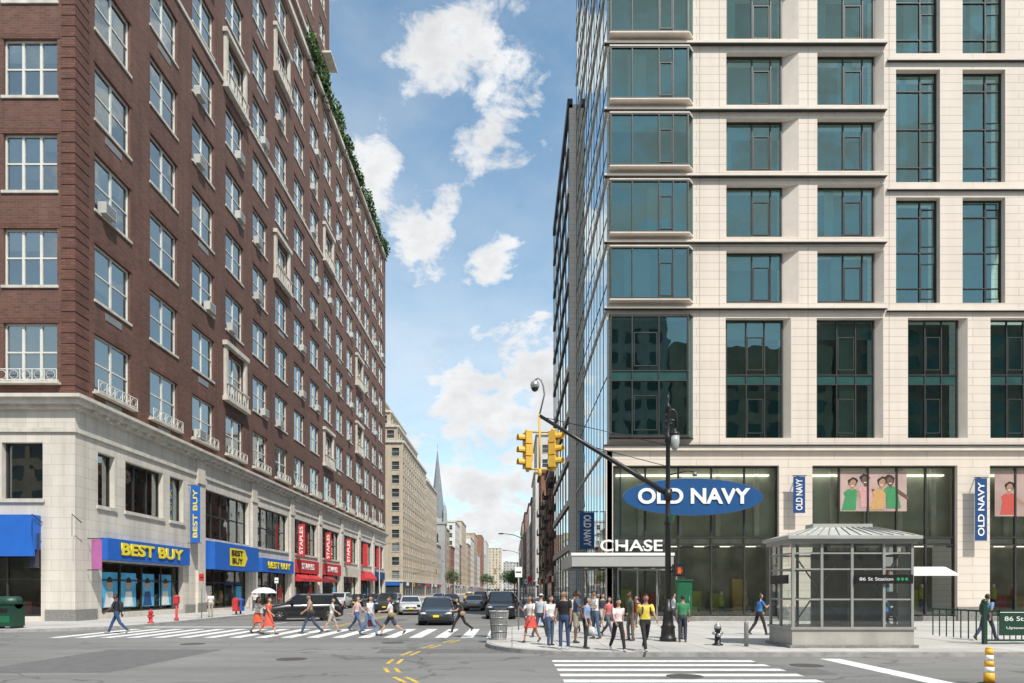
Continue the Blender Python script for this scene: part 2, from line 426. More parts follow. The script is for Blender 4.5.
    if bag is not None:
        kind, col = bag; bmn = cm(col, .7, 'bag')
        if kind == 'backpack':
            c = UP((0, .17, 1.2)); ac.tube([c+Vector((0,0,-.2)), c+Vector((0,.02,-.1)), c+Vector((0,.01,.12)), c+Vector((0,-.02,.2))], [(.12,.06),(.145,.085),(.14,.075),(.09,.04)], bmn, n=12, up=(1,0,0), round_ends=True)
            for sx in (-1, 1):
                ac.tube([UP((sx*.1, .12, 1.36)), UP((sx*.11, .0, 1.43)), UP((sx*.115, -.115, 1.33)), UP((sx*.125, -.12, 1.2)), UP((sx*.15, .03, 1.06))], [(.02,.008)]*5, bmn, n=6)
        elif kind == 'tote':
            w, d2, el = wr['al']; c = w+Vector((0.0, -.01, -.30))
            ac.tube([c+Vector((0,0,-.16)), c+Vector((0,0,0)), c+Vector((0,0,.14))], [(.05,.15),(.055,.16),(.03,.14)], bmn, n=10, up=(1,0,0))
            ac.tube([c+Vector((0,-.08,.13)), w+Vector((0,0,-.07)), c+Vector((0,.08,.13))], [.008]*3, bmn, n=5)
        elif kind == 'shoulder':
            c = UP((.22, .02, .98)); ac.ell(c, (.06, .14, .11), bmn, 12, 8)
            ac.tube([c+Vector((0,-.1,.06)), UP((.17, -.06, 1.3)), UP((.14, -.0, 1.43)), UP((.17, .08, 1.3)), c+Vector((0,.1,.06))], [(.012,.006)]*5, bmn, n=5)
    if pose in ('phone', 'walkphone'):
        w, d2, el = wr['ar']; q = w+d2*.11; ac.box(q.x-.036, q.x+.036, q.y-.012, q.y-.002, q.z-.02, q.z+.12, EYED)
    e = empty(name, (X, Y, Z), R(heading)); e.scale = (k, k, k)
    out.obj('body', e); hd.obj('head', e); hm.obj('hands', e)
    if ac.v: ac.obj('carried_items', e)
    if umbrella:
        um = MB(); w, d2, el = wr['ar']; q = w+d2*.08
        topz = 2.12; tip = Vector((q.x, q.y+.06, topz)); um.tube([q+Vector((0,0,-.12)), tip], [.01, .008], BLACK, n=6)
        P = [tip+Vector((0, 0, .02))]; F = []
        for rr, dz in ((.25, -.03), (.45, -.12), (.58, -.25)):
            for i in range(16):
                a = 2*math.pi*i/16; sc = 1 if i % 2 == 0 else .95
                P.append(tip+Vector((math.cos(a)*rr*sc, math.sin(a)*rr*sc, dz+.02*(i % 2))))
        for i in range(16):
            j = (i+1) % 16; F.append((0, 1+i, 1+j))
            for r_ in range(2): F.append((1+r_*16+i, 17+r_*16+i, 17+r_*16+j, 1+r_*16+j))
        um.add(P, F, cm((.72, .70, .68), .7, 'umbrella_cloth')); um.tube([tip, tip+Vector((0,0,.09))], [.006,.004], BLACK, n=5)
        for i in range(0, 16, 2):
            a = 2*math.pi*i/16; um.tube([tip+Vector((0,0,-.02)), tip+Vector((math.cos(a)*.57, math.sin(a)*.57, -.26))], [.003,.003], BLACK, n=4)
        um.obj('umbrella', e)
    return e

SW = .134
rd = .004
PEOPLE = [
 ('pedestrian', -17.6, 30.4, rd, -75, 1.82, dict(pose='walk', top=(.02,.022,.03), bot=(.03,.07,.16), shoe=(.3,.3,.3), skin=2, bag=('backpack', (.02,.02,.02)))),
 ('pedestrian', -20.3, 46, SW, 30, 1.7, dict(pose='stand', top=(.7,.7,.68), bot=(.4,.35,.3), fem=True, skin=1)),
 ('woman_with_umbrella', -11.3, 30.3, rd, 80, 1.66, dict(pose='umb', top=(.7,.68,.62), bot=(.6,.09,.04), fem=True, legs='skirt', umbrella=True, longhair=True)),
 ('woman_in_red_dress', -10.6, 29.7, rd, 75, 1.66, dict(pose='walk2', top=(.62,.10,.06), legs='dress', fem=True, longhair=True, hair=HAIRN, bag=('tote', (.5,.42,.35)))),
 ('pedestrian', -8.95, 30.3, rd, -60, 1.80, dict(pose='walk', top=(.36,.27,.2), bot=(.05,.07,.12), skin=1, bag=('shoulder', (.05,.03,.02)))),
 ('pedestrian', -8.35, 31.6, rd, 100, 1.62, dict(pose='walk2', top=(.6,.62,.6), bot=(.4,.36,.3), fem=True, legs='short', longhair=True)),
 ('pedestrian', -7.35, 32.3, rd, 75, 1.70, dict(pose='walk', top=(.6,.4,.42), bot=(.05,.09,.2), fem=True, longhair=True, hair=HAIRN)),
 ('pedestrian', -6.1, 29.2, rd, 60, 1.74, dict(pose='walk2', top=(.72,.74,.76), bot=(.14,.22,.4), fem=True, bag=('tote', (.25,.04,.04)), longhair=True)),
 ('pedestrian', -5.15, 29.0, rd, -75, 1.74, dict(pose='stride', top=(.74,.72,.68), bot=(.04,.05,.08), fem=True, legs='short', longhair=True, hair=HAIRN, bag=('shoulder', (.3,.2,.1)))),
 ('pedestrian', -6.9, 33.6, rd, -80, 1.74, dict(pose='walk', top=(.08,.25,.45), bot=(.3,.27,.22), legs='short', skin=2)),
 ('pedestrian', -2.35, 31.2, rd, -60, 1.7, dict(pose='stride', top=(.02,.02,.02), bot=(.02,.02,.025), fem=True, longhair=True, lean=14, bag=('shoulder', (.35,.22,.12)))),
 ('pedestrian', .65, 23.6, SW, -40, 1.66, dict(pose='walkphone', top=(.75,.7,.66), bot=(.6,.07,.05), fem=True, legs='skirt', longhair=True, skin=1)),
 ('pedestrian', 1.25, 22.4, SW, 30, 1.62, dict(pose='stand2', top=(.72,.74,.76), bot=(.06,.09,.16), fem=True, longhair=True, hair=HAIRN, bag=('shoulder', (.03,.03,.03)))),
 ('pedestrian', 1.6, 20.95, SW, -25, 1.80, dict(pose='stand', top=(.015,.015,.018), bot=(.04,.07,.15), skin=1, shoe=(.4,.4,.4), turn=-25)),
 ('pedestrian', 2.2, 23.4, SW, 65, 1.80, dict(pose='phone', top=(.05,.08,.15), bot=(.3,.26,.2), legs='short', skin=2)),
 ('pedestrian', 2.3, 21.2, SW, 60, 1.60, dict(pose='stand', top=(.2,.32,.55), bot=(.03,.03,.03), fem=True, longhair=True, bag=('tote', (.6,.6,.6)), turn=20)),
 ('pedestrian', 3.1, 25.4, SW, -70, 1.78, dict(pose='hip', top=(.7,.7,.7), bot=(.08,.12,.2), hat=(.03,.03,.04), skin=1)),
 ('pedestrian', 3.75, 26.6, SW, 40, 1.6, dict(pose='walk', top=(.55,.14,.16), bot=(.1,.1,.12), fem=True, longhair=True)),
 ('pedestrian', 3.15, 20.3, SW, 12, 1.60, dict(pose='walk2', top=(.78,.66,.66), bot=(.015,.015,.018), fem=True, longhair=True, bag=('tote', (.55,.05,.12)), shoe=(.6,.6,.6))),
 ('pedestrian', 4.25, 24.4, SW, -80, 1.74, dict(pose='stand2', top=(.05,.12,.08), bot=(.14,.12,.1), skin=2, bag=('backpack', (.2,.03,.03)))),
 ('pedestrian', 3.95, 20.25, SW, 8, 1.74, dict(pose='walk', top=(.72,.55,.09), bot=(.02,.02,.022), skin=1, bag=('backpack', (.02,.02,.03)), shoe=(.5,.5,.5))),
 ('pedestrian', 5.95, 23.8, SW, 160, 1.62, dict(pose='stand', top=(.05,.22,.10), bot=(.05,.05,.07), skin=1)),
 ('pedestrian', 1.1, 26.4, SW, 150, 1.72, dict(pose='walk', top=(.45,.5,.55), bot=(.05,.05,.07), skin=0, hat=(.5,.5,.5))),
 ('pedestrian', 5.1, 27.6, SW, -70, 1.65, dict(pose='walk2', top=(.1,.14,.25), bot=(.5,.48,.42), fem=True, longhair=True, legs='short')),
 ('pedestrian', 10.0, 27.6, SW, 100, 1.7, dict(pose='walkphone', top=(.05,.2,.5), bot=(.03,.03,.04), fem=True, longhair=True)),
 ('pedestrian', 17.1, 24.6, SW, 110, 1.72, dict(pose='walk', top=(.2,.35,.55), bot=(.04,.05,.1), skin=1, bag=('backpack', (.05,.05,.05)))),
 ('pedestrian', 2.7, 29.5, SW, 190, 1.74, dict(pose='walk2', top=(.6,.58,.5), bot=(.03,.03,.05), skin=1)),
 ('pedestrian', 4.3, 32.5, SW, 20, 1.7, dict(pose='walk', top=(.04,.04,.05), bot=(.4,.36,.3), skin=0)),
 ('pedestrian', 7.9, 33.5, SW, 80, 1.7, dict(pose='walk2', top=(.5,.5,.52), bot=(.05,.06,.1), skin=0, fem=True)),
 ('pedestrian', -22.6, 60, SW, 10, 1.72, dict(pose='walk', top=(.6,.6,.6), bot=(.05,.06,.1), skin=1)),
 ('pedestrian', -21.5, 72, SW, 180, 1.72, dict(pose='walk2', top=(.5,.1,.1), bot=(.05,.06,.1), skin=1)),
]
for nm, x, y, z, hd_, hh, o in PEOPLE:
    person(nm, x, y, z, hd_, hh, **o)

# ------------------------------------------------------------------ GROUND
def asphalt():
    m, nt, N, L, b = newmat('asphalt')
    tc = N.new('ShaderNodeTexCoord')
    def nz(s, d=6, sc=(1, 1, 1)):
        mp = N.new('ShaderNodeMapping'); mp.inputs['Scale'].default_value = sc; L.new(tc.outputs['Object'], mp.inputs[0])
        n = N.new('ShaderNodeTexNoise'); n.inputs['Scale'].default_value = s; n.inputs['Detail'].default_value = d; L.new(mp.outputs[0], n.inputs['Vector']); return n.outputs['Fac']
    def ramp(v, a, b_, lo, hi):
        r = N.new('ShaderNodeMapRange'); r.inputs['From Min'].default_value = a; r.inputs['From Max'].default_value = b_
        r.inputs['To Min'].default_value = lo; r.inputs['To Max'].default_value = hi; L.new(v, r.inputs['Value']); return r.outputs[0]
    def mul(a, b_):
        q = N.new('ShaderNodeMath'); q.operation = 'MULTIPLY'; L.new(a, q.inputs[0]); L.new(b_, q.inputs[1]); return q.outputs[0]
    v = mul(ramp(nz(.12, 5), .35, .65, .84, 1.14), ramp(nz(60, 2), .3, .7, .76, 1.24))
    v = mul(v, ramp(nz(.8, 7, (.12, 1, 1)), .4, .7, 1.0, .78))
    v = mul(v, ramp(nz(2.2, 8), .60, .70, 1.0, .82))
    vo = N.new('ShaderNodeTexVoronoi'); vo.feature = 'DISTANCE_TO_EDGE'; vo.inputs['Scale'].default_value = .16
    mpv = N.new('ShaderNodeVectorMath'); mpv.operation = 'MULTIPLY_ADD'
    nn = N.new('ShaderNodeTexNoise'); nn.inputs['Scale'].default_value = .7; nn.inputs['Detail'].default_value = 5; L.new(tc.outputs['Object'], nn.inputs['Vector'])
    L.new(nn.outputs['Color'], mpv.inputs[0]); mpv.inputs[1].default_value = (3, 3, 0); L.new(tc.outputs['Object'], mpv.inputs[2])
    L.new(mpv.outputs[0], vo.inputs['Vector'])
    v = mul(v, ramp(vo.outputs['Distance'], .0, .012, .55, 1))
    sc = N.new('ShaderNodeVectorMath'); sc.operation = 'SCALE'; sc.inputs[0].default_value = (.205, .20, .192); L.new(v, sc.inputs['Scale'])
    L.new(sc.outputs[0], b.inputs['Base Color']); b.inputs['Roughness'].default_value = .85
    bp = N.new('ShaderNodeBump'); bp.inputs['Strength'].default_value = .4; bp.inputs['Distance'].default_value = .01
    n4 = N.new('ShaderNodeTexNoise'); n4.inputs['Scale'].default_value = 80; L.new(tc.outputs['Object'], n4.inputs['Vector'])
    L.new(n4.outputs['Fac'], bp.inputs['Height']); L.new(bp.outputs[0], b.inputs['Normal'])
    return m
ASPH = asphalt()
PATCH = pmat('asphalt_patch', (.13, .128, .125), var=.15, scale=3, rough=.9, bump=.3, bscale=60)
PAINT = pmat('road_paint_white', (.70, .70, .68), var=.25, scale=5, rough=.7)
YPAINT = pmat('road_paint_yellow', (.6, .4, .07), var=.3, scale=5, rough=.7)
SIDE = brickmat('sidewalk_concrete', (.48, .46, .43), (.43, .41, .385), (.24, .23, .21), 1.5, 1.5, .02, bump=.2, streak=.1, var=.18, offset=0)
KERB = pmat('kerb_granite', (.33, .32, .31), var=.25, scale=3)

g = MB(); g.poly([(-3000, -3000, 0), (3000, -3000, 0), (3000, 3000, 0), (-3000, 3000, 0)], pmat('ground_tarmac', (.15, .145, .14), var=.2, scale=.05)); g.obj('ground')
g = MB(); g.poly([(-300, -6, .004), (300, -6, .004), (300, 160, .004), (-300, 160, .004)], ASPH); g.poly([(-40, 160, .004), (20, 160, .004), (20, 900, .004), (-40, 900, .004)], ASPH); g.obj('road')
g = MB()
for x0, y0, x1, y1 in ((-13, 16, -9.5, 22.3), (-4.2, 21, 1.0, 22.6), (-30, 23.2, -18, 24.6), (4.4, 15.5, 7.5, 16.9), (-8.8, 36.6, -6.9, 46), (12, 15.5, 24, 16.4)):
    g.poly([(x0, y0, .0065), (x1, y0+.1, .0065), (x1+.05, y1, .0065), (x0-.1, y1, .0065)], PATCH)
g.obj('road_patches')

def slab(name, pts, h=.13, ins=.16):
    mb = MB(); n = len(pts)
    top = [(x, y, h) for x, y in pts]; bot = [(x, y, 0) for x, y in pts]
    mb.add(bot+top, [tuple(range(n, 2*n))]+[(i, (i+1) % n, n+(i+1) % n, n+i) for i in range(n)], KERB)
    q = []
    for i in range(n):
        a = Vector(pts[i-1]); b = Vector(pts[i]); c = Vector(pts[(i+1) % n])
        n1 = Vector((-(b-a).y, (b-a).x)).normalized(); n2 = Vector((-(c-b).y, (c-b).x)).normalized()
        m = (n1+n2).normalized(); d = ins/max(.5, m.dot(n1)); p = b+m*d; q.append((p.x, p.y, h+.004))
    mb.poly(q, SIDE); return mb.obj(name)
arc = lambda cx, cy, r, a0, a1, n=10: [(cx+r*math.cos(R(a0+(a1-a0)*i/n)), cy+r*math.sin(R(a0+(a1-a0)*i/n))) for i in range(n+1)]
slab('sidewalk', [(150, 19.9), (150, 138), (.9, 138), (.9, 35.5), (-.9, 32.5)]+arc(3.1, 23.9, 4, 180, 270))
slab('sidewalk', [(-150, 31.2)]+arc(-24.5, 36.2, 5, -90, 0)+[(-19.5, 138), (-150, 138)])
slab('sidewalk', [(.9, 160), (150, 160), (150, 900), (.9, 900)])
slab('sidewalk', [(-150, 160), (-19.5, 160), (-19.5, 900), (-150, 900)])
slab('sidewalk', [(-150, -60), (150, -60), (150, -8), (-150, -8)])

mk = MB()
x = -18.9
while x < -.9:
    mk.poly([(x, 27.8, .008), (x+.5, 27.8, .008), (x+.5, 34.0, .008), (x, 34.0, .008)], PAINT); x += 1.05
y = 18.9
while y > 1:
    mk.poly([(1.1, y-.46, .008), (6.6, y-.46, .008), (6.6, y, .008), (1.1, y, .008)], PAINT); y -= 1.02
mk.poly([(8.7, 5, .008), (9.25, 5, .008), (9.25, 19.3, .008), (8.7, 19.3, .008)], PAINT)
mk.poly([(-19.3, 35.6, .008), (-9.6, 35.6, .008), (-9.6, 36.1, .008), (-19.3, 36.1, .008)], PAINT)
for yy in range(38, 130, 9):
    for xx in (-13.6, -5.0): mk.poly([(xx, yy, .008), (xx+.12, yy, .008), (xx+.12, yy+3, .008), (xx, yy+3, .008)], PAINT)
pth = [(-2.2, 27), (-2.7, 24.5), (-3.15, 22), (-3.35, 19.5), (-3.25, 17.3), (-2.75, 15.5), (-2.0, 13.8)]
def dash(p, q, w, m):
    p = Vector(p); q = Vector(q); d = (q-p).normalized(); n = Vector((-d.y, d.x))*w/2
    mk.poly([(*(p-n), .009), (*(q-n), .009), (*(q+n), .009), (*(p+n), .009)], m)
for i in range(len(pth)-1):
    a, b = Vector(pth[i]), Vector(pth[i+1])
    for o in (0, .26): dash(a.lerp(b, .15)+Vector((o, 0)), a.lerp(b, .7)+Vector((o, 0)), .10, YPAINT)
for o in (-.15, .15): dash((-9.4+o, 36.2), (-9.4+o, 137), .11, YPAINT)
mk.obj('road_markings')
mh = MB(); MHM = pmat('manhole_iron', (.07, .062, .055), rough=.6, var=.4, scale=30)
for cx, cy in ((-6.2, 19.2), (-11.5, 24.6), (3.9, 15.4), (-4.4, 25.2), (7.6, 17.6)):
    mh.lathe((cx, cy, .004), [(.42, .0), (.42, .006), (.36, .008), (.34, .004), (.1, .005)], MHM, n=20)
mh.obj('manhole_cover')

# ------------------------------------------------------------------ LEFT BUILDING
def hung_window(F, o, d=.2, cols=2, blindp=.75):
    u0, u1, v0, v1 = o; w = -d
    F.quad(u0, u1, v0, v1, w-.04, GLASSL)
    t = .09
    F.box(u0, u1, v0, v0+t, w-.06, w+.03, WHITEF); F.box(u0, u1, v1-t, v1, w-.06, w+.03, WHITEF)
    F.box(u0, u0+t, v0+t, v1-t, w-.06, w+.03, WHITEF); F.box(u1-t, u1, v0+t, v1-t, w-.06, w+.03, WHITEF)
    cw = (u1-u0)/cols; vm = (v0+v1)/2
    for i in range(cols):
        a = u0+cw*i; b = a+cw
        if i: F.box(a-.07, a+.07, v0+t, v1-t, w-.058, w+.035, WHITEF)
        F.box(a+.07, b-.07, vm-.045, vm+.045, w-.056, w+.02, WHITEF)
        if random.random() < blindp:
            dr = random.choice([.25, .35, .5, .5, .75, 1.0])*(v1-v0)
            F.quad(a+.02, b-.02, v1-dr, v1, w-.16, random.choice(BLIND))
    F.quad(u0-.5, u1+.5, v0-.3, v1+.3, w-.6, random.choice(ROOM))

def left_building():
    E = empty('brick_apartment_building')
    wl = MB(); wn = MB(); tr = MB()
    LX = -25.6; FY = 40; SE = 138; H = 68.6; Z1 = 13.3
    rows = [14.25+5.55*k for k in range(10)]
    Ff = Fr(wl, (0, FY, 0), (1, 0, 0), (0, -1, 0)); Fs = Fr(wl, (LX, 0, 0), (0, 1, 0), (1, 0, 0))
    Gf = Fr(wn, (0, FY, 0), (1, 0, 0), (0, -1, 0)); Gs = Fr(wn, (LX, 0, 0), (0, 1, 0), (1, 0, 0))
    Tf = Fr(tr, (0, FY, 0), (1, 0, 0), (0, -1, 0)); Ts = Fr(tr, (LX, 0, 0), (0, 1, 0), (1, 0, 0))
    of = [(a, a+3.15, r, r+3.35) for a in (-29.8, -36.2, -42.6) for r in rows]
    cols = [43.85+6.38*k for k in range(15)]
    os_ = [(c-1.95, c+1.95, r, r+3.45) for c in cols for r in rows]
    Ff.wall(-60, LX, Z1, H, of, .22, BRICK); Fs.wall(FY, SE, Z1, H, os_, .22, BRICK)
    for o in of:
        hung_window(Gf, o, cols=3); Tf.box(o[0]-.1, o[1]+.1, o[2]-.16, o[2], -.2, .09, LIMET)
        Tf.box(o[0]-.15, o[1]+.15, o[3], o[3]+.28, -.02, .03, BRICKQ)
    surr = {(3, 1), (5, 4), (8, 1), (11, 4), (8, 6), (3, 6), (11, 2), (5, 8)}
    for i, c in enumerate(cols):
        for k, r in enumerate(rows):
            o = (c-1.95, c+1.95, r, r+3.45)
            hung_window(Gs, o, cols=2); Ts.box(o[0]-.1, o[1]+.1, r-.16, r, -.2, .09, LIMET)
            Ts.box(o[0]-.15, o[1]+.15, o[3], o[3]+.28, -.02, .03, BRICKQ)
            if (i, k) in surr:
                Ts.box(o[0]-.45, o[0]-.02, r-.6, r+3.9, .0, .26, LIMET); Ts.box(o[1]+.02, o[1]+.45, r-.6, r+3.9, .0, .26, LIMET)
                Ts.box(o[0]-.65, o[1]+.65, r+3.9, r+4.3, .0, .42, LIMET); Ts.box(o[0]-.65, o[1]+.65, r-1.0, r-.6, .0, .5, LIMET)
                for q in range(9): Ts.box(o[0]-.4+q*.56, o[0]-.32+q*.56, r-.6, r+.5, .36, .44, LIMET)
                Ts.box(o[0]-.5, o[1]+.5, r+.5, r+.62, .32, .48, LIMET)
            elif random.random() < .32:
                a = random.choice((c+.3, c-1.5)); Ts.box(a, a+1.15, r+.02, r+.72, -.1, .42, ACW); Ts.box(a+.08, a+1.07, r+.1, r+.64, .421, .43, DKSTEEL)
            elif random.random() < .4:
                Ts.box(c-.9, c+.9, r-.85, r-.4, .003, .03, DKSTEEL)
    def balc(T, o):
        T.box(o[0]-.25, o[1]+.25, o[2]-.28, o[2]-.165, 0, .40, LIMET)
        T.box(o[0]-.2, o[1]+.2, o[2]+.52, o[2]+.57, .33, .37, WHITEF); T.box(o[0]-.2, o[1]+.2, o[2]-.1, o[2]-.05, .33, .37, WHITEF)
        n = 5; w = (o[1]-o[0]+.4)/n
        for i in range(n+1): T.box(o[0]-.2+w*i-.02, o[0]-.2+w*i+.02, o[2]-.16, o[2]+.52, .33, .38, WHITEF)
        for i in range(n):
            c = T.p(o[0]-.2+w*(i+.5), o[2]+.22, .35); rr = min(w*.36, .25); pts = []
            for q in range(13):
                a = 2*math.pi*q/12; pts.append(c+T.U*math.cos(a)*rr+Vector((0, 0, math.sin(a)*rr)))
            T.mb.tube(pts, [.016]*13, WHITEF, n=5)
    for o in of[::10]: balc(Tf, o)
    for o in os_[::10]: balc(Ts, o)
    z = Z1+.02
    while z < H:
        tr.box(-26.4, LX+.03, FY-.03, 41.3, z, z+.53, BRICKQ); z += .62
    def lband(z0, z1, p, m=LIMET):
        tr.box(-60, LX+p, FY-p, FY-.001, z0, z1, m); tr.box(LX+.001, LX+p, FY, SE+p, z0, z1, m)
    lband(12.55, 12.8, .22); lband(12.8, 13.1, .5); lband(13.1, 13.3, .7); lband(11.2, 11.45, .12)
    lband(H-.1, H+.5, .35); lband(46.9, 47.2, .12, LIMET)
    for k in range(1, 80):
        tr.box(LX+.22, LX+.42, FY+k*1.2, FY+k*1.2+.3, 12.58, 12.79, LIMET)
    bays = [57+11.6*i for i in range(7)]
    ob = [(42.2, 44.0, 7.2, 10.5), (45.2, 50.1, 7.2, 10.5), (51.1, 53.2, 7.2, 10.5), (42.6, 53.1, .5, 3.75)]
    for b in bays: ob += [(b, b+9.4, 6.3, 10.4), (b, b+9.4, .35, 5.0)]
    Fs.wall(FY, SE, 0, 12.6, ob, .45, LIME, LIMET)
    obf = [(-29.9, -27.5, 7.3, 10.6), (-36.5, -31, 7.3, 10.6), (-36.5, -27.6, .4, 4.4)]
    Ff.wall(-60, LX, 0, 12.6, obf, .45, LIME, LIMET)
    for T, G, lst in ((Ts, Gs, ob), (Tf, Gf, obf)):
        for o in lst:
            G.quad(o[0], o[1], o[2], o[3], -.42, GLASSS if o[2] < 2 else GLASSL)
            n = max(1, round((o[1]-o[0])/(1.9 if o[2] > 2 else 2.4))); w = (o[1]-o[0])/n
            for i in range(n+1):
                c = o[0]+w*i; c0 = min(max(c-.06, o[0]), o[1]-.12); T.box(c0, c0+.12, o[2]+.1, o[3]-.1, -.44, -.34, BRONZE)
            T.box(o[0], o[1], o[2], o[2]+.1, -.44, -.32, BRONZE); T.box(o[0], o[1], o[3]-.1, o[3], -.44, -.32, BRONZE)
            if o[2] > 2:
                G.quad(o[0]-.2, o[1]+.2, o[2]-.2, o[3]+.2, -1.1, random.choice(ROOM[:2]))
                if o[1]-o[0] > 7: T.box(o[0], o[1], (o[2]+o[3])/2-.05, (o[2]+o[3])/2+.05, -.44, -.35, BRONZE)
                T.box(o[0]-.15, o[1]+.15, o[2]-.22, o[2]-.003, -.3, .12, LIMET)
            else:
                G.quad(o[0]-.5, o[1]+.5, 0, o[3]+.2, -3.0, ROOM[2]); T.box(o[0], o[1], 2.55, 2.63, -.44, -.36, BRONZE)
                for i in range(int((o[1]-o[0])/1.3)):
                    a = o[0]+.3+1.3*i; G.box(a, a+.7, .3, 1.2+random.random(), -2.2+random.random()*.8, -1.2, cm(random.choice([(.5,.5,.48), (.1,.2,.4), (.45,.1,.08), (.3,.3,.28), (.55,.45,.1)])))
    for b in bays:
        Ts.box(b-1.75, b-.45, .0, 12.5, 0.002, .22, LIME); Ts.box(b-1.85, b-.35, .0, .9, .22, .3, GRAN); Ts.box(b-1.85, b-.35, 10.6, 11.0, .22, .32, LIMET)
    Ts.box(40.002, 42.0, 0, .8, .002, .12, GRAN); Ts.box(53.4, 55.0, 0, .8, .002, .12, GRAN)
    Tf.box(-27.3, LX+.12, 0, .8, .002, .12, GRAN); Tf.box(-60, -36.8, 0, .8, .002, .12, GRAN)
    wl.poly([(-60, FY, H), (LX, FY, H), (LX, SE, H), (-60, SE, H)], pmat('roof_gravel', (.2, .19, .18)))
    wl.poly([(LX, SE, 0), (-60, SE, 0), (-60, SE, H), (LX, SE, H)], BRICK); wl.poly([(-60, SE, 0), (-60, FY, 0), (-60, FY, H), (-60, SE, H)], BRICK)
    for x1, y0, y1, z0, z1 in ((-27.6, 44, 116, H, 76.5), (-28.1, 46, 105, 76.5, 98), (-29.5, 50, 96, 98, 106)):
        A = Fr(wl, (x1, 0, 0), (0, 1, 0), (1, 0, 0)); B = Fr(wn, (x1, 0, 0), (0, 1, 0), (1, 0, 0)); C = Fr(tr, (x1, 0, 0), (0, 1, 0), (1, 0, 0))
        ops = []
        r = z0+1.2
        while r+3.3 < z1:
            ops += [(c-1.6, c+1.6, r, r+3.0) for c in cols if c-2 > y0 and c+2 < y1]; r += 5.3
        A.wall(y0, y1, z0, z1, ops, .24, BRICK)
        for o in ops: hung_window(B, o); C.box(o[0]-.1, o[1]+.1, o[2]-.15, o[2], -.2, .09, LIMET)
        A2 = Fr(wl, (0, y0, 0), (1, 0, 0), (0, -1, 0)); A2.wall(-55, x1, z0, z1, [], .2, BRICK)
        wl.poly([(x1, y1, z0), (-55, y1, z0), (-55, y1, z1), (x1, y1, z1)], BRICK); wl.poly([(-55, y0, z1), (x1, y0, z1), (x1, y1, z1), (-55, y1, z1)], BRICK)
        tr.box(-55, x1+.3, y0-.3, y1+.3, z1, z1+.5, LIMET)
        C.box(y1-4, y1, z0+5.0, z0+5.3, 0, 1.3, LIMET)
    for k in range(0, 60): tr.box(LX-.1, LX-.06, 60+k*1.3, 60.04+k*1.3, H+.5, H+1.5, BLACK)
    tr.box(LX-.12, LX-.04, 60, 138, H+1.5, H+1.56, BLACK)
    wl.obj('walls', E); wn.obj('windows', E); tr.obj('trim', E)
    sg = MB(); S = Fr(sg, (LX, 0, 0), (0, 1, 0), (1, 0, 0)); S2 = Fr(sg, (0, FY, 0), (1, 0, 0), (0, -1, 0))
    S.box(42.4, 53.2, 3.85, 5.2, .01, .5, BLUE)
    S2.box(-38, -27.6, 4.3, 6.3, .01, .7, BLUE); S2.box(-38, -27.6, 3.9, 4.3, .5, .7, BLUE)
    def awn(u0, u1, z0, z1, p, m):
        P = [S.p(u0, z1, .05), S.p(u1, z1, .05), S.p(u1, z0+.35, p), S.p(u0, z0+.35, p), S.p(u0, z0, p), S.p(u1, z0, p), S.p(u0, z0, .05), S.p(u1, z0, .05)]
        sg.add(P, [(0,1,2,3),(3,2,5,4),(4,5,7,6),(0,3,4,6),(1,7,5,2)], m)
    S.box(bays[0]-.2, bays[0]+9.6, 3.7, 6.0, .05, .9, BLUE); S.box(bays[1]-.2, bays[1]+9.6, 3.8, 5.2, .05, .6, BLUE)
    MAR = pmat('maroon_awning', (.25, .03, .04)); CRM = pmat('cream_sign', (.55, .5, .42))
    S.box(bays[2]-.1, bays[2]+9.5, 4.0, 5.6, .03, .25, RED)
    for u in (bays[2]+.2, bays[2]+5.0): awn(u, u+4.2, 3.0, 3.9, .9, RED)
    S.box(bays[3]-.1, bays[3]+9.5, 4.0, 5.6, .03, .25, RED); awn(bays[3]+.5, bays[3]+4.6, 3.0, 3.9, .9, MAR)
    S.box(bays[4]-.1, bays[4]+9.5, 4.0, 5.4, .03, .25, CRM); awn(bays[5]-.1, bays[5]+9.5, 3.6, 5.2, 1.0, RED); S.box(bays[6]-.1, bays[6]+9.5, 4.0, 5.4, .03, .25, NAVY)
    sg.obj('shop_signs', E)
    for b in (bays[2], bays[3]): text('STAPLES', (LX+.27, b+4.7, 4.8), 5.0, .75, WHITE, 'sign_letters', E, (90, 0, 90), bold=.02)
    text('BEST BUY', (LX+.56, 47.8, 4.55), 8.2, .8, YTXT, 'sign_letters', E, (90, 0, 90), bold=.03)
    text('BEST BUY', (LX+.66, bays[1]+4.7, 4.5), 7, .7, YTXT, 'sign_letters', E, (90, 0, 90), bold=.03)
    tg = MB(); T = Fr(tg, (LX+.93, 0, 0), (0, 1, 0), (1, 0, 0)); c = bays[0]+4.6
    tg.add([T.p(c-1.9, 4.1), T.p(c+1.4, 4.1), T.p(c+2.1, 4.85), T.p(c+1.4, 5.65), T.p(c-1.9, 5.65)], [(0,1,2,3,4)], YTXT); tg.obj('tag_sign', E)
    text('BEST\nBUY', (LX+.96, c-.3, 4.87), 2.6, 1.2, BLACK, 'sign_letters', E, (90, 0, 90), bold=.02, ext=.01)
    po = MB(); Pp = Fr(po, (LX, 0, 0), (0, 1, 0), (1, 0, 0)); lb = pmat('poster_blue', (.08, .4, .65), var=.3, scale=.8); pw = pmat('poster_white', (.65, .65, .63)); skp = SK[0]
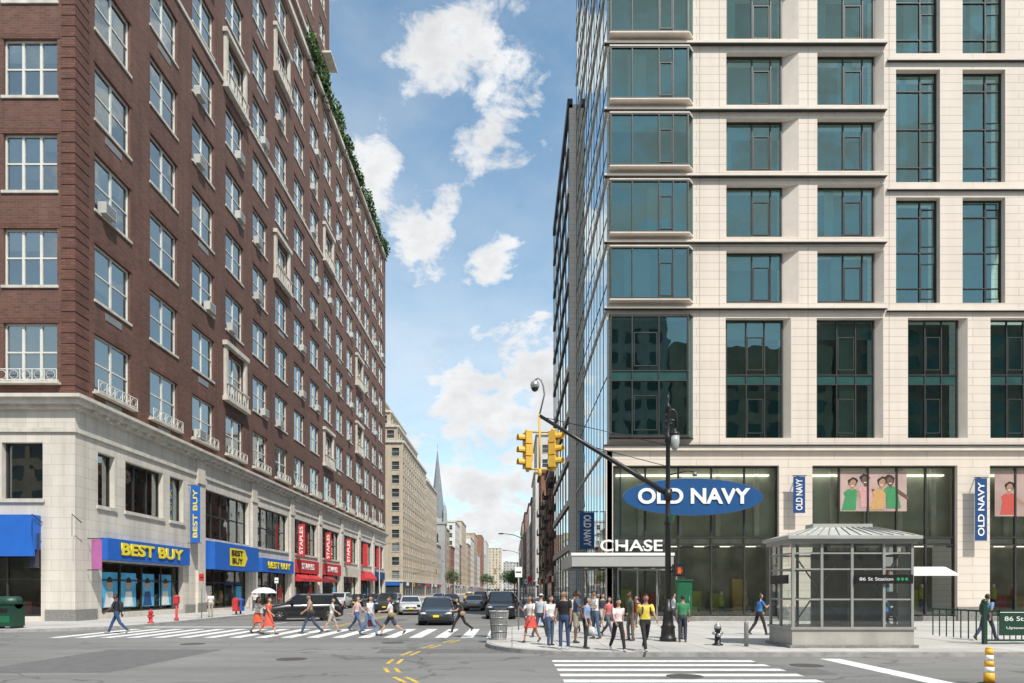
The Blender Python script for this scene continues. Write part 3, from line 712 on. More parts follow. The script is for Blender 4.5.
    for u in (43.2, 45.4, 47.8, 50.3):
        Pp.quad(u, u+1.8, .8, 3.1, -.405, lb); c = Pp.p(u+.9, 2.35, -.40)
        po.add([c+Vector((0, math.cos(a)*.3, math.sin(a)*.4)) for a in [2*math.pi*q/14 for q in range(14)]], [tuple(range(14))], skp)
        po.add([c+Vector((.003, math.cos(a)*.32, .1+math.sin(a)*.36)) for a in [math.pi*q/8 for q in range(9)]], [tuple(range(9))], HAIRB)
        po.add([Pp.p(u+.3, .85, -.398), Pp.p(u+1.5, .85, -.398), Pp.p(u+1.25, 1.85, -.398), Pp.p(u+.55, 1.85, -.398)], [(0,1,2,3)], pw if u != 47.8 else NAVY)
    for b in bays:
        for u in (b+.4, b+6.9): Pp.quad(u, u+1.7, .9, 2.3, -.405, random.choice([pw, lb, RED]))
    po.obj('window_posters', E)
    return E
left_building()

def banner(name, x, y, z0, z1, w, mat, txt=None, tmat=WHITE, side='left'):
    e = empty(name, (x, y, 0)); mb = MB()
    s = 1 if side == 'left' else -1
    a, b = sorted((s*.25, s*(.25+w)))
    mb.box(a, b, -.02, .02, z0, z1, mat)
    for z in (z0-.04, z1+.04): mb.tube([(0, 0, z), (s*(.35+w), 0, z)], [.03, .03], BLACK, n=6)
    mb.obj('cloth', e)
    if txt: text(txt, ((a+b)/2, -.03, (z0+z1)/2), (z1-z0)*.85, w*.5, tmat, 'letters', e, (90, 90 if side != 'left' else -90, 0), ext=.004, bold=.02)
    return e
banner('wall_banner', -25.6, 53.9, 5.7, 10.2, .72, BLUE, 'BEST BUY', YTXT)
for yy, w_ in ((80.2, .8), (92.0, .75), (103.4, .8), (115, .8), (126.6, .8)): banner('wall_banner', -25.38, yy, 5.9, 9.7, w_, RED, 'STAPLES' if yy < 110 else None, WHITE)
banner('wall_banner', -28.3, 39.7, 3.3, 5.2, .55, pmat('black_banner', (.04, .04, .06)))
banner('wall_banner', -25.5, 41.0, 3.2, 5.0, .62, pmat('purple_banner', (.4, .12, .32)))
for xx in (-27.5, -25.2):
    e = MB(); e.tube([(xx, 39.95, 5.9), (xx, 39.1, 6.3)], [.03, .02], BLACK, n=6); e.tube([(xx, 39.1, 6.3), (xx, 39.1, 5.0)], [.015, .015], BLACK, n=5); e.obj('flag_bracket')

# ------------------------------------------------------------------ RIGHT BUILDING
def curtain_window(G, T, o, d, vm, hm, oper=None, gl=None):
    u0, u1, v0, v1 = o; t = .085
    G.quad(u0, u1, v0, v1, -d, gl or GLASSR)
    for a, b, c, e in ((u0, u1, v0, v0+t), (u0, u1, v1-t, v1), (u0, u0+t, v0+t, v1-t), (u1-t, u1, v0+t, v1-t)): T.box(a, b, c, e, -d-.03, -d+.08, BRONZE)
    for f in vm: u = u0+(u1-u0)*f; T.box(u-.03, u+.03, v0+t, v1-t, -d-.03, -d+.078, BRONZE)
    for f in hm: v = v0+(v1-v0)*f; T.box(u0+t, u1-t, v-.03, v+.03, -d-.03, -d+.07, BRONZE)
    for (a, b, c, e) in (oper or []):
        a = u0+(u1-u0)*a; b = u0+(u1-u0)*b; c = v0+(v1-v0)*c; e = v0+(v1-v0)*e
        for q in ((a, b, c, c+.05), (a, b, e-.05, e), (a, a+.05, c+.05, e-.05), (b-.05, b, c+.05, e-.05)): T.box(*q, -d+.001, -d+.05, BRONZE)
    G.quad(u0-.1, u1+.1, v0-.1, v1+.1, -d-.9, random.choice(TROOM))
    if random.random() < .5:
        s = random.random()*.5; w = .1+random.random()*.25
        G.quad(u0+(u1-u0)*s, u0+(u1-u0)*min(1, s+w), v0, v1, -d-.3, random.choice([BLIND[2], BLIND[2], BLIND[1]]))
    if random.random() < .35: G.quad(u0, u1, v1-(v1-v0)*random.choice([.15, .3]), v1, -d-.25, BLIND[2])

def right_building():
    E = empty('apartment_building_with_shops')
    wl, wn, tr = MB(), MB(), MB(); FY = 40; XL = 5.57
    Ff = Fr(wl, (0, FY, 0), (1, 0, 0), (0, -1, 0)); Gf = Fr(wn, (0, FY, 0), (1, 0, 0), (0, -1, 0)); Tf = Fr(tr, (0, FY, 0), (1, 0, 0), (0, -1, 0))
    H = 57.5; XR = 52; Y2 = 59
    rows = [18.83+3.87*k for k in range(10)]
    W = []; ops = []; sl_ = []
    def addw(o, kd, s=(0, 0, 0, 0)):
        W.append((o, kd)); ops.append((o[0]-s[0], o[1]+s[1], o[2]-s[2], o[3]+s[3])); sl_.append(s)
    for r in rows[:-1]:
        addw((XL+.12, 10.6, r, r+3.02), 'A')
        addw((12.62, 15.95, r+.1, r+3.02), 'B', (.06, .85, .16, .0)); addw((17.95, 21.4, r+.1, r+3.02), 'B', (.06, .4, .16, .0))
    hs = [(18.77, 24.95), (25.85, 32.45), (33.4, 39.9), (40.8, 47.3), (48.2, 54.6)]
    for z0, z1 in hs:
        for a, b in ((22.5, 25.08), (26.4, 28.9), (30.2, 32.8), (34.1, 36.7), (38, 40.6)): addw((a, b, z0, z1), 'D')
    for a, b in ((XL+.12, 10.6), (12.62, 16.0), (17.95, 21.4), (23.3, 26.35), (28.13, 31.2), (33, 36), (38, 41)):
        addw((a, b, 10.86, 17.89), 'T', (0, 0, 0, 0) if a < 6 else (.1, .35, 0, 0))
    Ff.wall(XL, XR, 10.4, H, ops, .42, PINKST, PINKT, slopes=sl_)
    for o, k in W:
        if k == 'A' or (k == 'T' and o[0] < 6):
            # projecting glazed bay: front glass, angled right cheek, slim sill and head
            pj = .38; u0, u1, v0, v1 = o; u1f = u1-.35
            of_ = (u0, u1f, v0, v1)
            if k == 'A': curtain_window(Gf, Tf, of_, -pj, (.28, .62, .8), (), [(.63, .79, .06, .7)])
            else:
                curtain_window(Gf, Tf, of_, -pj, (.28, .62), (.46, .54), [(.3, .6, .05, .34), (.3, .6, .58, .86)])
                Tf.box(u0+.09, u1f-.09, v0+3.26, v0+3.76, pj+.002, pj+.025, SPAND)
            wn.add([Gf.p(u1f, v0, pj), Gf.p(u1, v0, 0), Gf.p(u1, v1, 0), Gf.p(u1f, v1, pj)], [(0,1,2,3)], GLASSR)
            wn.add([Gf.p(u0, v0, 0), Gf.p(u0, v0, pj), Gf.p(u0, v1, pj), Gf.p(u0, v1, 0)], [(0,1,2,3)], GLASSR)
            for (a_, b_) in ((v0-.07, v0-.002), (v1+.002, v1+.07)):
                P = [Tf.p(u0-.03, a_, 0), Tf.p(u1+.03, a_, 0), Tf.p(u1f+.03, a_, pj+.1), Tf.p(u0-.03, a_, pj+.1)]
                P += [p+Vector((0, 0, b_-a_)) for p in P]
                tr.add(P, [(3,2,1,0),(4,5,6,7),(3,2,6,7)[::-1],(2,1,5,6)[::-1],(0,3,7,4)[::-1]], PINKT if k == 'A' else BRONZE)
        elif k == 'B': curtain_window(Gf, Tf, o, .41, (.47, .8), (), [(.49, .78, .05, .72)])
        elif k == 'D': curtain_window(Gf, Tf, o, .41, (.62,), (.5, .16, .84), [(.64, .96, .06, .4), (.64, .96, .56, .92)])
        else:
            curtain_window(Gf, Tf, o, .41, (.36, .68), (.46, .54), [(.38, .66, .05, .34), (.38, .66, .58, .86)])
            Tf.box(o[0]+.09, o[1]-.09, o[2]+3.26, o[2]+3.76, -.408, -.385, SPAND)
    for r in rows:
        Tf.box(XL-.18, 21.85, r-.46, r-.34, .002, .24, PINKT); Tf.box(XL-.19, 21.87, r-.50, r-.461, .002, .255, BRONZE)
    for z0, z1 in hs:
        Tf.box(21.95, XR, z0-.5, z0-.40, .002, .16, PINKT); Tf.box(21.95, XR, z0-.54, z0-.501, .002, .175, BRONZE)
    Tf.box(XL-.2, XR, 10.34, 10.42, .002, .3, BRONZE); Tf.box(XL-.2, XR, 10.1, 10.338, .002, .22, PINKT)
    for u in (11.0, 12.15, 17.35, 22.1): Tf.box(u-.012, u+.012, 10.5, H, .002, .010, JOINT)
    base = [(XL+.35, 15.65, .4, 9.25), (17.6, 26.1, .4, 9.25), (28.0, 36.5, .4, 9.25), (38.5, 47, .4, 9.25)]
    Ff.wall(XL, XR, 0, 10.1, base, .45, PINKST, PINKT)
    shop = pmat('shop_back_wall', (.52, .54, .44), var=.25, scale=.5); shopd = pmat('shop_dark', (.26, .26, .22), var=.4, scale=.7); ceil = pmat('shop_ceiling', (.68, .66, .6)); flo = pmat('shop_floor', (.48, .45, .4), var=.2)
    for bi, o in enumerate(base):
        u0, u1, v0, v1 = o
        Gf.quad(u0, u1, v0, v1, -.35, GLASSS)
        n = 5; w = (u1-u0)/n
        for i in range(n+1):
            c = u0+w*i; c0 = min(max(c-.05, u0), u1-.1); Tf.box(c0, c0+.1, v0+.12, v1-.12, -.39, -.25, BRONZE)
        for z in (v0, 4.55, 5.0, v1-.12): Tf.box(u0, u1, z, z+.1, -.38, -.24, BRONZE)
        Gf.box(u0+.001, u1-.001, 4.68, 4.98, -4, -.42, ceil); Gf.quad(u0-.3, u1+.3, 0, 4.6, -2.9, shopd); Gf.quad(u0-.3, u1+.3, 5.0, 9.4, -1.05, shop)
        wn.add([Gf.p(u0, .145, -.4), Gf.p(u1, .145, -.4), Gf.p(u1, .145, -2.9), Gf.p(u0, .145, -2.9)], [(0,1,2,3)], flo)
        for i in range(6):
            a = u0+.9+i*(u1-u0-1.4)/5.2; Gf.box(a-.3, a+.3, 4.62, 4.678, -1.6, -1.45, LIT); Gf.box(a-.3, a+.3, 4.62, 4.678, -2.5, -2.35, LIT)
        if bi > 0:
            Gf.box(u0+.3, u1-.3, .15, .6, -1.7, -.7, ceil)
        for i in range(6):
            a = u0+.7+i*(u1-u0-1.2)/6; cl = cm(random.choice([(.5,.12,.1), (.1,.25,.5), (.6,.6,.55), (.4,.45,.12), (.55,.4,.15)]))
            q = Gf.p(a+.3, 0, -1.1); zz = .6 if bi > 0 else .15
            if bi > 0 or i > 3:
                wn.tube([(q.x, q.y, zz), (q.x, q.y, zz+.8)], [(.07, .07), (.14, .11)], cm((.1,.12,.2)), n=8, up=(1,0,0)); wn.tube([(q.x, q.y, zz+.8), (q.x, q.y, zz+1.2), (q.x, q.y, zz+1.38), (q.x, q.y, zz+1.48)], [(.15,.11), (.19,.12), (.16,.1), (.05,.05)], cl, n=10, up=(1,0,0)); wn.ell((q.x, q.y, zz+1.6), (.08,.09,.12), WHITE, 8, 6)
            Gf.box(a, a+.9, .15, 1.5+random.random()*1.2, -2.88, -2.5, cl)
        for i in range(4): a = u0+(i+.7)*(u1-u0)/4.2; Gf.box(a, a+.3, 5.0, 9.2, -1.04, -.85, ceil)
        Gf.box(u0+.3, u1-.3, 8.75, 8.85, -1.0, -.75, LIT)
    for a, b in ((XL-.04, XL+.35), (15.6, 17.65), (26.05, 28.05), (36.45, 38.55)): Tf.box(a, b, 0, .95, .002, .14, GRAN)
    Tf.box(XL+.4, 15.6, .0, .4, .002, .05, GRAN); Tf.box(17.65, 26.05, 0, .4, .002, .05, GRAN); Tf.box(28.05, 36.4, 0, .4, .002, .05, GRAN)
    Ts = Fr(tr, (XL, 0, 0), (0, -1, 0), (-1, 0, 0)); Gs = Fr(wn, (XL, 0, 0), (0, -1, 0), (-1, 0, 0))
    Gs.quad(-Y2, -40.05, .4, H, -.0, GLASSC); Gs.quad(-Y2, -40.5, 0, H, -.9, TROOM[2])
    u = -Y2
    while u < -40.1: Ts.box(u-.03, u+.03, .4, H, -.02, .02, BRONZE); u += 1.58
    for z in [10.3, 14.4]+[r-.45 for r in rows]+[r+1.0 for r in rows]:
        big = z in [r-.45 for r in rows] or z == 10.3
        Ts.box(-Y2, -40.0, z, z+(.12 if big else .05), .003, .09 if big else .025, PINKT if big else BRONZE)
    Ts.box(-Y2, -40, 0, .4, -.1, .08, GRAN)
    Ts.box(-40.32, -40.0, .4, 10.1, -.3, .06, PINKT)
    wl.poly([(XL, 40, H), (XR, 40, H), (XR, Y2, H), (XL, Y2, H)], PINKT); tr.box(XL-.1, XR, 39.9, 40.3, H, H+1, PINKT)
    wl.poly([(XL, Y2, 0), (XL, Y2, H), (XR, Y2, H), (XR, Y2, 0)], PINKST)
    X2 = 4.95; H2 = 44; B = Fr(wn, (X2, 0, 0), (0, -1, 0), (-1, 0, 0)); C = Fr(tr, (X2, 0, 0), (0, -1, 0), (-1, 0, 0))
    B.quad(-80.5, -Y2-.1, .4, H2, 0, GLASSC); B.quad(-80.5, -Y2-.2, 0, H2, -.5, TROOM[1])
    C.box(-80.5, -Y2-.1, 0, .4, -.1, .08, GRAN)
    z = 5.35
    while z < H2: C.box(-80.5, -Y2-.1, z, z+.55, .003, .12, PINKT); C.box(-80.5, -Y2-.1, z-.05, z-.003, .003, .13, BRONZE); z += 3.87
    C.box(-80.5, -Y2-.1, H2-.3, H2+.5, -.3, .15, BRONZE)
    for k in range(7): C.box(-80.5+3.5*k, -80.2+3.5*k, .4, H2, .004, .05, BRONZE)
    Fr(wl, (0, Y2+.1, 0), (1, 0, 0), (0, -1, 0)).quad(X2, XL+2, 0, H2, 0, PINKST)
    wl.poly([(X2, Y2+.1, H2), (30, Y2+.1, H2), (30, 80.5, H2), (X2, 80.5, H2)], PINKT); wl.poly([(X2, 80.5, 0), (X2, 80.5, H2), (30, 80.5, H2), (30, 80.5, 0)], PINKST)
    wl.obj('walls', E); wn.obj('windows', E); tr.obj('trim', E)
    s = MB()
    def oval(cx, cz, a, b, y0, y1, m, n=48):
        P = [(cx+a*math.cos(2*math.pi*i/n), y0, cz+b*math.sin(2*math.pi*i/n)) for i in range(n)]+[(cx+a*math.cos(2*math.pi*i/n), y1, cz+b*math.sin(2*math.pi*i/n)) for i in range(n)]
        s.add(P, [tuple(range(n)), tuple(reversed(range(n, 2*n)))]+[(i, n+i, n+(i+1) % n, (i+1) % n) for i in range(n)], m)
    SB = pmat('sign_blue', (.012, .075, .22), rough=.4, var=.05)
    oval(10.5, 7.35, 4.08, 1.08, 39.62, 39.8, STEEL); oval(10.5, 7.35, 4.06, 1.06, 39.58, 39.62, SB)
    for dx in (-2.5, 0, 2.5): s.box(10.5+dx-.04, 10.5+dx+.04, 39.8, 40.3, 7.3, 7.4, BLACK)
    s.obj('oval_sign', E)
    text('OLD NAVY', (10.5, 39.55, 7.35), 6.5, .92, WHITE, 'oval_sign_letters', E, bold=.03)
    c = MB(); gm = pmat('canopy_metal', (.45, .45, .43), rough=.4, metal=.3, var=.05)
    c.box(3.3, 8.9, 37.6, 39.95, 3.25, 3.95, gm); c.box(3.3, 5.35, 39.951, 46, 3.25, 3.95, gm); c.box(3.36, 8.84, 37.66, 39.9, 3.2, 3.249, BRONZE)
    c.box(3.25, 8.95, 37.55, 37.6, 3.85, 4.0, WHITE)
    for i in range(5): c.lathe((4.2+i*.95, 38.7, 3.17), [(.12, 0), (.12, .03)], WHITE, n=12)
    c.obj('entrance_canopy', E)
    text('CHASE', (6.6, 37.8, 4.38), 3.45, .64, WHITE, 'canopy_letters', E, bold=.012, ext=.05)
    d = MB()
    for i in range(4):
        x0 = 6.2+i*1.15
        d.box(x0, x0+.08, 40.2, 40.3, .4, 3.1, STEEL); d.box(x0+.07, x0+.11, 40.12, 40.16, 1.0, 1.7, STEEL)
    d.box(6.2, 9.8, 40.2, 40.3, 3.1, 3.2, STEEL); d.obj('entrance_doors', E)
    bg = pmat('poster_dusty_pink', (.42, .30, .27), var=.2, scale=.8)
    gr = cm((.05, .25, .1)); rdm = cm((.5, .08, .06)); or_ = cm((.5, .3, .12)); pk = cm((.55, .3, .3))
    def poster(px0, px1, pz0, pz1, figs):
        p = MB(); p.box(px0, px1, 40.30, 40.32, pz0, pz1, bg); y = 40.295
        for i, (cx, cz, m, lean) in enumerate(figs):
            yy = y-.006*i; sk = SK[2 if i % 2 else 1]
            pl = lambda pts, mt, dy=0: p.add([(cx+a+lean*b, yy-dy, cz+b) for a, b in pts], [tuple(range(len(pts)))], mt)
            pl([(-.42, -.9), (.42, -.9), (.36, -.1), (.44, .18), (.2, .36), (-.2, .36), (-.46, .16), (-.34, -.1)], m)
            pl([(.3, .15), (.44, .18), (1.0, -.25), (.92, -.42), (.36, -.02)], sk, .001)
            pl([(-.1, .3), (.1, .3), (.08, .5), (-.08, .5)], sk, .001)
            h = [(.01+.2*math.cos(a)*(1 if math.sin(a) > 0 else .85), .66+.27*math.sin(a)) for a in [2*math.pi*q/16 for q in range(16)]]
            hr_ = [(.0+.29*math.cos(a)*(1+.12*math.sin(5*a)), .78+.27*math.sin(a)*(1+.1*math.cos(7*a))) for a in [2*math.pi*q/20 for q in range(20)]]
            pl(hr_, HAIRB, .0015); pl(h, sk, .002)
            pl([(-.1, .57), (.1, .57), (.06, .53), (-.06, .53)], WHITE, .003)
        p.obj('shop_poster', E)
    poster(19.3, 23.3, 6.6, 8.95, ((20.0, 7.55, gr, .15), (20.9, 7.75, pk, -.1), (21.7, 7.6, or_, .2), (22.4, 7.7, gr, -.15)))
    poster(28.5, 34, 6.3, 9.0, ((29.3, 7.3, rdm, .1), (31, 7.4, gr, -.1)))
    a = MB(); a.add([(22.6, 39.7, 3.3), (25.2, 39.7, 3.3), (25.0, 38.2, 2.85), (22.0, 38.2, 2.85), (25.0, 38.2, 2.75), (22.0, 38.2, 2.75)], [(0,3,2,1), (3,5,4,2), (0,5,3), (1,2,4)], WHITE); a.obj('awning', E)
right_building()
for xx, z0, z1 in ((16.5, 6.4, 8.5), (27.0, 4.8, 8.4)):
    e = MB()
    e.box(xx-.25, xx+.42, 39.4, 39.45, z0, z1, NAVY); e.tube([(xx-.3, 39.42, z1+.05), (xx+.5, 39.42, z1+.05)], [.03, .03], BLACK, n=6); e.tube([(xx+.1, 39.42, z1+.05), (xx+.1, 40, z1+.05)], [.03, .03], BLACK, n=6)
    ob = e.obj('shop_banner'); text('OLD NAVY', (xx+.09, 39.385, (z0+z1)/2), (z1-z0)*.86, .38, WHITE, 'letters', ob, (90, -90, 0), ext=.004, bold=.02)
banner('shop_banner', 5.5, 43.5, 4.6, 6.9, .95, NAVY, 'OLD NAVY', WHITE, side='right')

# ------------------------------------------------------------------ GENERIC BACKGROUND BUILDINGS
GBG = pmat('window_dark', (.05, .065, .07), rough=.15, var=.4, scale=.3)
GBG2 = pmat('window_light', (.2, .23, .24), rough=.2, var=.4, scale=.3)
def bgbuild(name, x0, x1, y0, y1, h, wall, trim, fl=3.4, bay=3.0, ww=1.3, wh=1.9, side='left', front=True, tiers=()):
    E = empty(name); wl = MB(); wn = MB(); tr = MB()
    def tier(xa, xb, ya, yb, za, zb):
        faces = []
        if side == 'left': faces.append((Fr(wl, (xb, 0, 0), (0, 1, 0), (1, 0, 0)), ya, yb))
        else: faces.append((Fr(wl, (xa, 0, 0), (0, -1, 0), (-1, 0, 0)), -yb, -ya))
        faces.append((Fr(wl, (0, ya, 0), (1, 0, 0), (0, -1, 0)), xa, xb))
        for fi, (F, u0, u1) in enumerate(faces):
            ops = []; n = max(1, int((u1-u0)//bay)); bw = (u1-u0)/n; z = za+(4.6 if za < 1 else .9)
            if fi == 0 or front:
                while z+wh+.6 < zb:
                    for i in range(n):
                        c = u0+bw*(i+.5); ops.append((c-ww/2, c+ww/2, z, z+wh))
                    z += fl
            F.wall(u0, u1, za, zb, ops, .22, wall)
            G = Fr(wn, F.o, F.U, F.N); T = Fr(tr, F.o, F.U, F.N)
            for o in ops:
                G.quad(*o, -.2, GBG if random.random() < .7 else GBG2)
                T.box(o[0]-.1, o[1]+.1, o[2]-.16, o[2]-.002, -.1, .08, trim); T.box(o[0], o[1], (o[2]+o[3])/2-.03, (o[2]+o[3])/2+.03, -.19, -.12, WHITEF)
            if za < 1:
                T.box(u0, u1, 3.9, 4.3, .002, .25, trim)
                sc = u0
                while sc+4 < u1:
                    G.quad(sc+.3, sc+3.7, .4, 3.0, .012, GBG); T.box(sc+.2, sc+3.8, 3.05, 3.8, .003, .3, random.choice([RED, NAVY, DKGREEN, WHITE, LIMET, BLUE, BRONZE])); sc += 4
            T.box(u0, u1, zb-.5, zb, .002, .35, trim)
        a = [(xa, ya), (xb, ya), (xb, yb), (xa, yb)]
        wl.poly([(p[0], p[1], zb) for p in a], trim)
        wl.poly([(xb, yb, za), (xa, yb, za), (xa, yb, zb), (xb, yb, zb)], wall)
        if side == 'left': wl.poly([(xa, yb, za), (xa, ya, za), (xa, ya, zb), (xa, yb, zb)], wall)
        else: wl.poly([(xb, ya, za), (xb, yb, za), (xb, yb, zb), (xb, ya, zb)], wall)
    tier(x0, x1, y0, y1, 0, h); z = h
    for dx, dy0, dy1, dh in tiers:
        if side == 'left': tier(x0, x1-dx, y0+dy0, y1-dy1, z, z+dh)
        else: tier(x0+dx, x1, y0+dy0, y1-dy1, z, z+dh)
        z += dh
    wl.obj('walls', E); wn.obj('windows', E); tr.obj('trim', E)
    return E
BEIGE = brickmat('beige_brick', (.56, .47, .36), (.51, .425, .32), (.42, .36, .28), .6, .2, .02, var=.1)
TANB = brickmat('tan_brick', (.46, .36, .25), (.4, .31, .22), (.34, .28, .22), .6, .2, .02)
REDB = brickmat('dull_red_brick', (.30, .13, .09), (.24, .11, .075), (.2, .13, .1), .6, .2, .02)
BROWNB = brickmat('brownstone', (.17, .095, .07), (.14, .08, .06), (.1, .06, .05), .9, .3, .02)
GREYC = pmat('grey_concrete', (.45, .44, .42), var=.1, streak=.2)
WHT = pmat('pale_stucco', (.64, .62, .59), var=.08, streak=.2)
LX = -25.6
bgbuild('beige_apartment_tower', -70, LX, 160, 203, 37, BEIGE, LIMET, fl=3.2, bay=3.2, ww=1.7, side='left', tiers=((1.5, 1.5, 8, 4), (3.5, 3.5, 16, 4), (5.5, 6, 22, 3)))
bgbuild('apartment_building', -70, LX, 203.2, 232, 35, BEIGE, LIMET, side='left', bay=3.4, tiers=((2, 2, 3, 3),))
bgbuild('stone_church_hall', -60, LX, 232.2, 246, 18, GREYC, LIMET, side='left', bay=3.5)
yy = 266; hs = [27, 21, 33, 25, 38, 30, 36, 42, 30, 48, 36, 52]; ms = [TANB, REDB, WHT, REDB, BEIGE, TANB, WHT, TANB, WHT, REDB, BEIGE, GREYC]
for i in range(12):
    L = [22, 18, 26, 20, 34, 30, 40, 40, 50, 50, 70, 80][i]
    if i == 5: yy += 20
    bgbuild('apartment_building', -65, LX+random.uniform(-1, .3), yy, yy+L-.3, hs[i], ms[i], LIMET, side='left', bay=3.6, fl=3.5, front=(i < 6))
    yy += L
yy = 80.9; hr = [17.5, 18.5, 21, 17, 24, 30, 27, 22, 30, 26, 34, 30, 40, 36]; mr = [BROWNB, REDB, BROWNB, TANB, REDB, WHT, REDB, BROWNB, WHT, BEIGE, REDB, GREYC, TANB, WHT]
for i in range(14):
    L = [12, 10, 13, 10, 11.5, 24, 16, 20, 30, 30, 40, 60, 90, 120][i]
    if i == 5: yy = 160
    bgbuild('row_house' if i < 5 else 'apartment_building', 5.5+random.uniform(-.2, .4), 40, yy, yy+L-.25, hr[i], mr[i], LIMET if i % 2 else BROWNB, side='right', bay=2.6 if i < 5 else 3.5, fl=3.4, front=(i == 5), tiers=((.4, 1, 1, 9),) if i == 5 else ())
    yy += L
bgbuild('apartment_tower', -12, 22, 930, 960, 40, GREYC, LIMET, side='left', bay=4, fl=3.6)
bgbuild('apartment_tower', -40, -14, 905, 930, 58, BEIGE, LIMET, side='left', bay=4, fl=3.6)
fe = MB()
for y0 in (84, 96, 108, 120):
    for k in range(4):
        z = 5+k*3.4; fe.box(4.5, 5.3, y0, y0+5, z, z+.06, BLACK); fe.box(4.5, 4.54, y0, y0+5, z+.9, z+.95, BLACK)
        for q in range(11): fe.box(4.5, 4.53, y0+q*.5, y0+q*.5+.03, z, z+.9, BLACK)
        fe.tube([(4.9, y0+1, z), (4.9, y0+4, z+3.4)], [.05, .05], BLACK, n=5)
fe.obj('fire_escape')

E = empty('church'); c = MB(); cx, cy = -27.5, 252; ST = pmat('church_stone', (.38, .38, .37), var=.15, streak=.2); SL = pmat('spire_slate', (.2, .225, .24), var=.2)
c.box(cx-3, cx+3, cy-3, cy+3, 0, 26, ST); c.box(cx-3.3, cx+3.3, cy-3.3, cy+3.3, 26, 26.8, ST)
P = [(cx+2.9*math.cos(R(22.5+45*i)), cy+2.9*math.sin(R(22.5+45*i)), 28.5) for i in range(8)]+[(cx, cy, 54)]
c.add(P, [(i, (i+1) % 8, 8) for i in range(8)], SL)
c.lathe((cx, cy, 26.8), [(3.0, 0), (2.9, 1.7)], ST, n=8, smooth=False)
for sx in (-1, 1):
    for sy in (-1, 1): c.lathe((cx+sx*2.8, cy+sy*2.8, 26.8), [(.5, 0), (.5, 3), (.55, 3.1), (.03, 7.5)], ST, n=8, smooth=False)
for z in (10, 18): c.box(cx+3, cx+3.05, cy-.6, cy+.6, z, z+4.5, GBG); c.box(cx-.6, cx+.6, cy-3.05, cy-3, z, z+4.5, GBG)
c.box(cx-25, cx-3, cy-6, cy+10, 0, 14, ST); c.add([(cx-25, cy-6, 14), (cx-3, cy-6, 14), (cx-3, cy+10, 14), (cx-25, cy+10, 14), (cx-25, cy+2, 22), (cx-3, cy+2, 22)], [(0,1,5,4), (2,3,4,5), (1,2,5), (3,0,4)], SL)
c.box(cx-.04, cx+.04, cy-.04, cy+.04, 54, 56, BLACK); c.obj('tower_and_nave', E)

for x0, x1, h, m in ((-95, -62, 34, TANB), (-61.5, -34, 42, REDB), (-33.5, -6, 38, BEIGE), (4, 24, 46, GREYC), (24.5, 50, 40, TANB), (50.5, 85, 46, REDB)):
    E = empty('apartment_building'); w = MB(); q = MB()
    F = Fr(w, (0, -26, 0), (-1, 0, 0), (0, 1, 0)); G = Fr(q, (0, -26, 0), (-1, 0, 0), (0, 1, 0))
    ops = [(-x1+1+3.4*i, -x1+3+3.4*i, 5+3.5*j, 7.1+3.5*j) for i in range(int((x1-x0-1)/3.4)) for j in range(int((h-6)/3.5))]
    F.wall(-x1, -x0, 0, h, ops, .2, m)
    for o in ops: G.quad(*o, -.18, GBG)
    w.poly([(x0, -26, h), (x1, -26, h), (x1, -50, h), (x0, -50, h)], LIMET)
    w.poly([(x1, -26, 0), (x1, -50, 0), (x1, -50, h), (x1, -26, h)], m); w.poly([(x0, -26, 0), (x0, -50, 0), (x0, -50, h), (x0, -26, h)], m); w.poly([(x0, -50, 0), (x1, -50, 0), (x1, -50, h), (x0, -50, h)], m)
    w.obj('walls', E); q.obj('windows', E)

# ------------------------------------------------------------------ TREES / SHRUBS
def leaves(mb, c, r, n, size):
    c = Vector(c)
    for i in range(n):
        d = Vector((random.gauss(0, 1), random.gauss(0, 1), random.gauss(0, 1))).normalized()*(random.random()**.4)
        p = c+Vector((d.x*r[0], d.y*r[1], d.z*r[2]))
        if noise.noise(p*1.1/max(r[0], .8)*2) < -.18: continue
        a = Vector((random.gauss(0, 1), random.gauss(0, 1), random.gauss(0, 1))).normalized(); b = a.orthogonal().normalized()*size*random.uniform(.6, 1.2); a = a.cross(b).normalized()*size*.6
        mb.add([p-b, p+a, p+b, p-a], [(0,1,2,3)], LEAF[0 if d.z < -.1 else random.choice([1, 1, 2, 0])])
def tree(x, y, h, r):
    E = empty('street_tree', (x, y, .13)); t = MB(); l = MB()
    t.tube([(0, 0, 0), (.1, 0, h*.25), (0, .1, h*.5), (.1, 0, h*.8)], [.25, .18, .14, .05], BARK, n=8)
    for i in range(8):
        a = i*2.4; z = h*(.35+.05*i); e = Vector((math.cos(a)*r*.65, math.sin(a)*r*.65, z+h*.18))
        t.tube([(0, 0, z), (e.x*.5, e.y*.5, z+h*.06), e], [.09, .06, .02], BARK, n=5)
        leaves(l, e, (r*.5, r*.5, r*.4), 200, .17*r/2.5)
    leaves(l, (0, 0, h*.82), (r*.6, r*.6, r*.6), 300, .17*r/2.5)
    t.obj('trunk', E); l.obj('foliage', E)
for x, y, h, r in ((1.6, 460, 15, 6), (1.6, 380, 12, 5), (-3, 600, 18, 8), (-18.8, 520, 14, 6), (1.7, 250, 8, 3), (-20.8, 240, 9, 3)): tree(x, y, h, r)
sh = MB()
for k in range(60):
    y = random.uniform(84, 137); leaves(sh, (-25.5+random.uniform(-.5, .45), y, 69.7+random.uniform(-.2, .8)), (.9, 1.5, random.uniform(.8, 2.3)), 90, .3)
for k in range(16): leaves(sh, (-27.6, random.uniform(80, 115), 77.6), (.7, 1.5, 1.6), 80, .28)
for k in range(8): leaves(sh, (-27.9, random.uniform(75, 104), 99), (.7, 1.5, 1.6), 80, .28)
sh.obj('roof_terrace_shrubs')

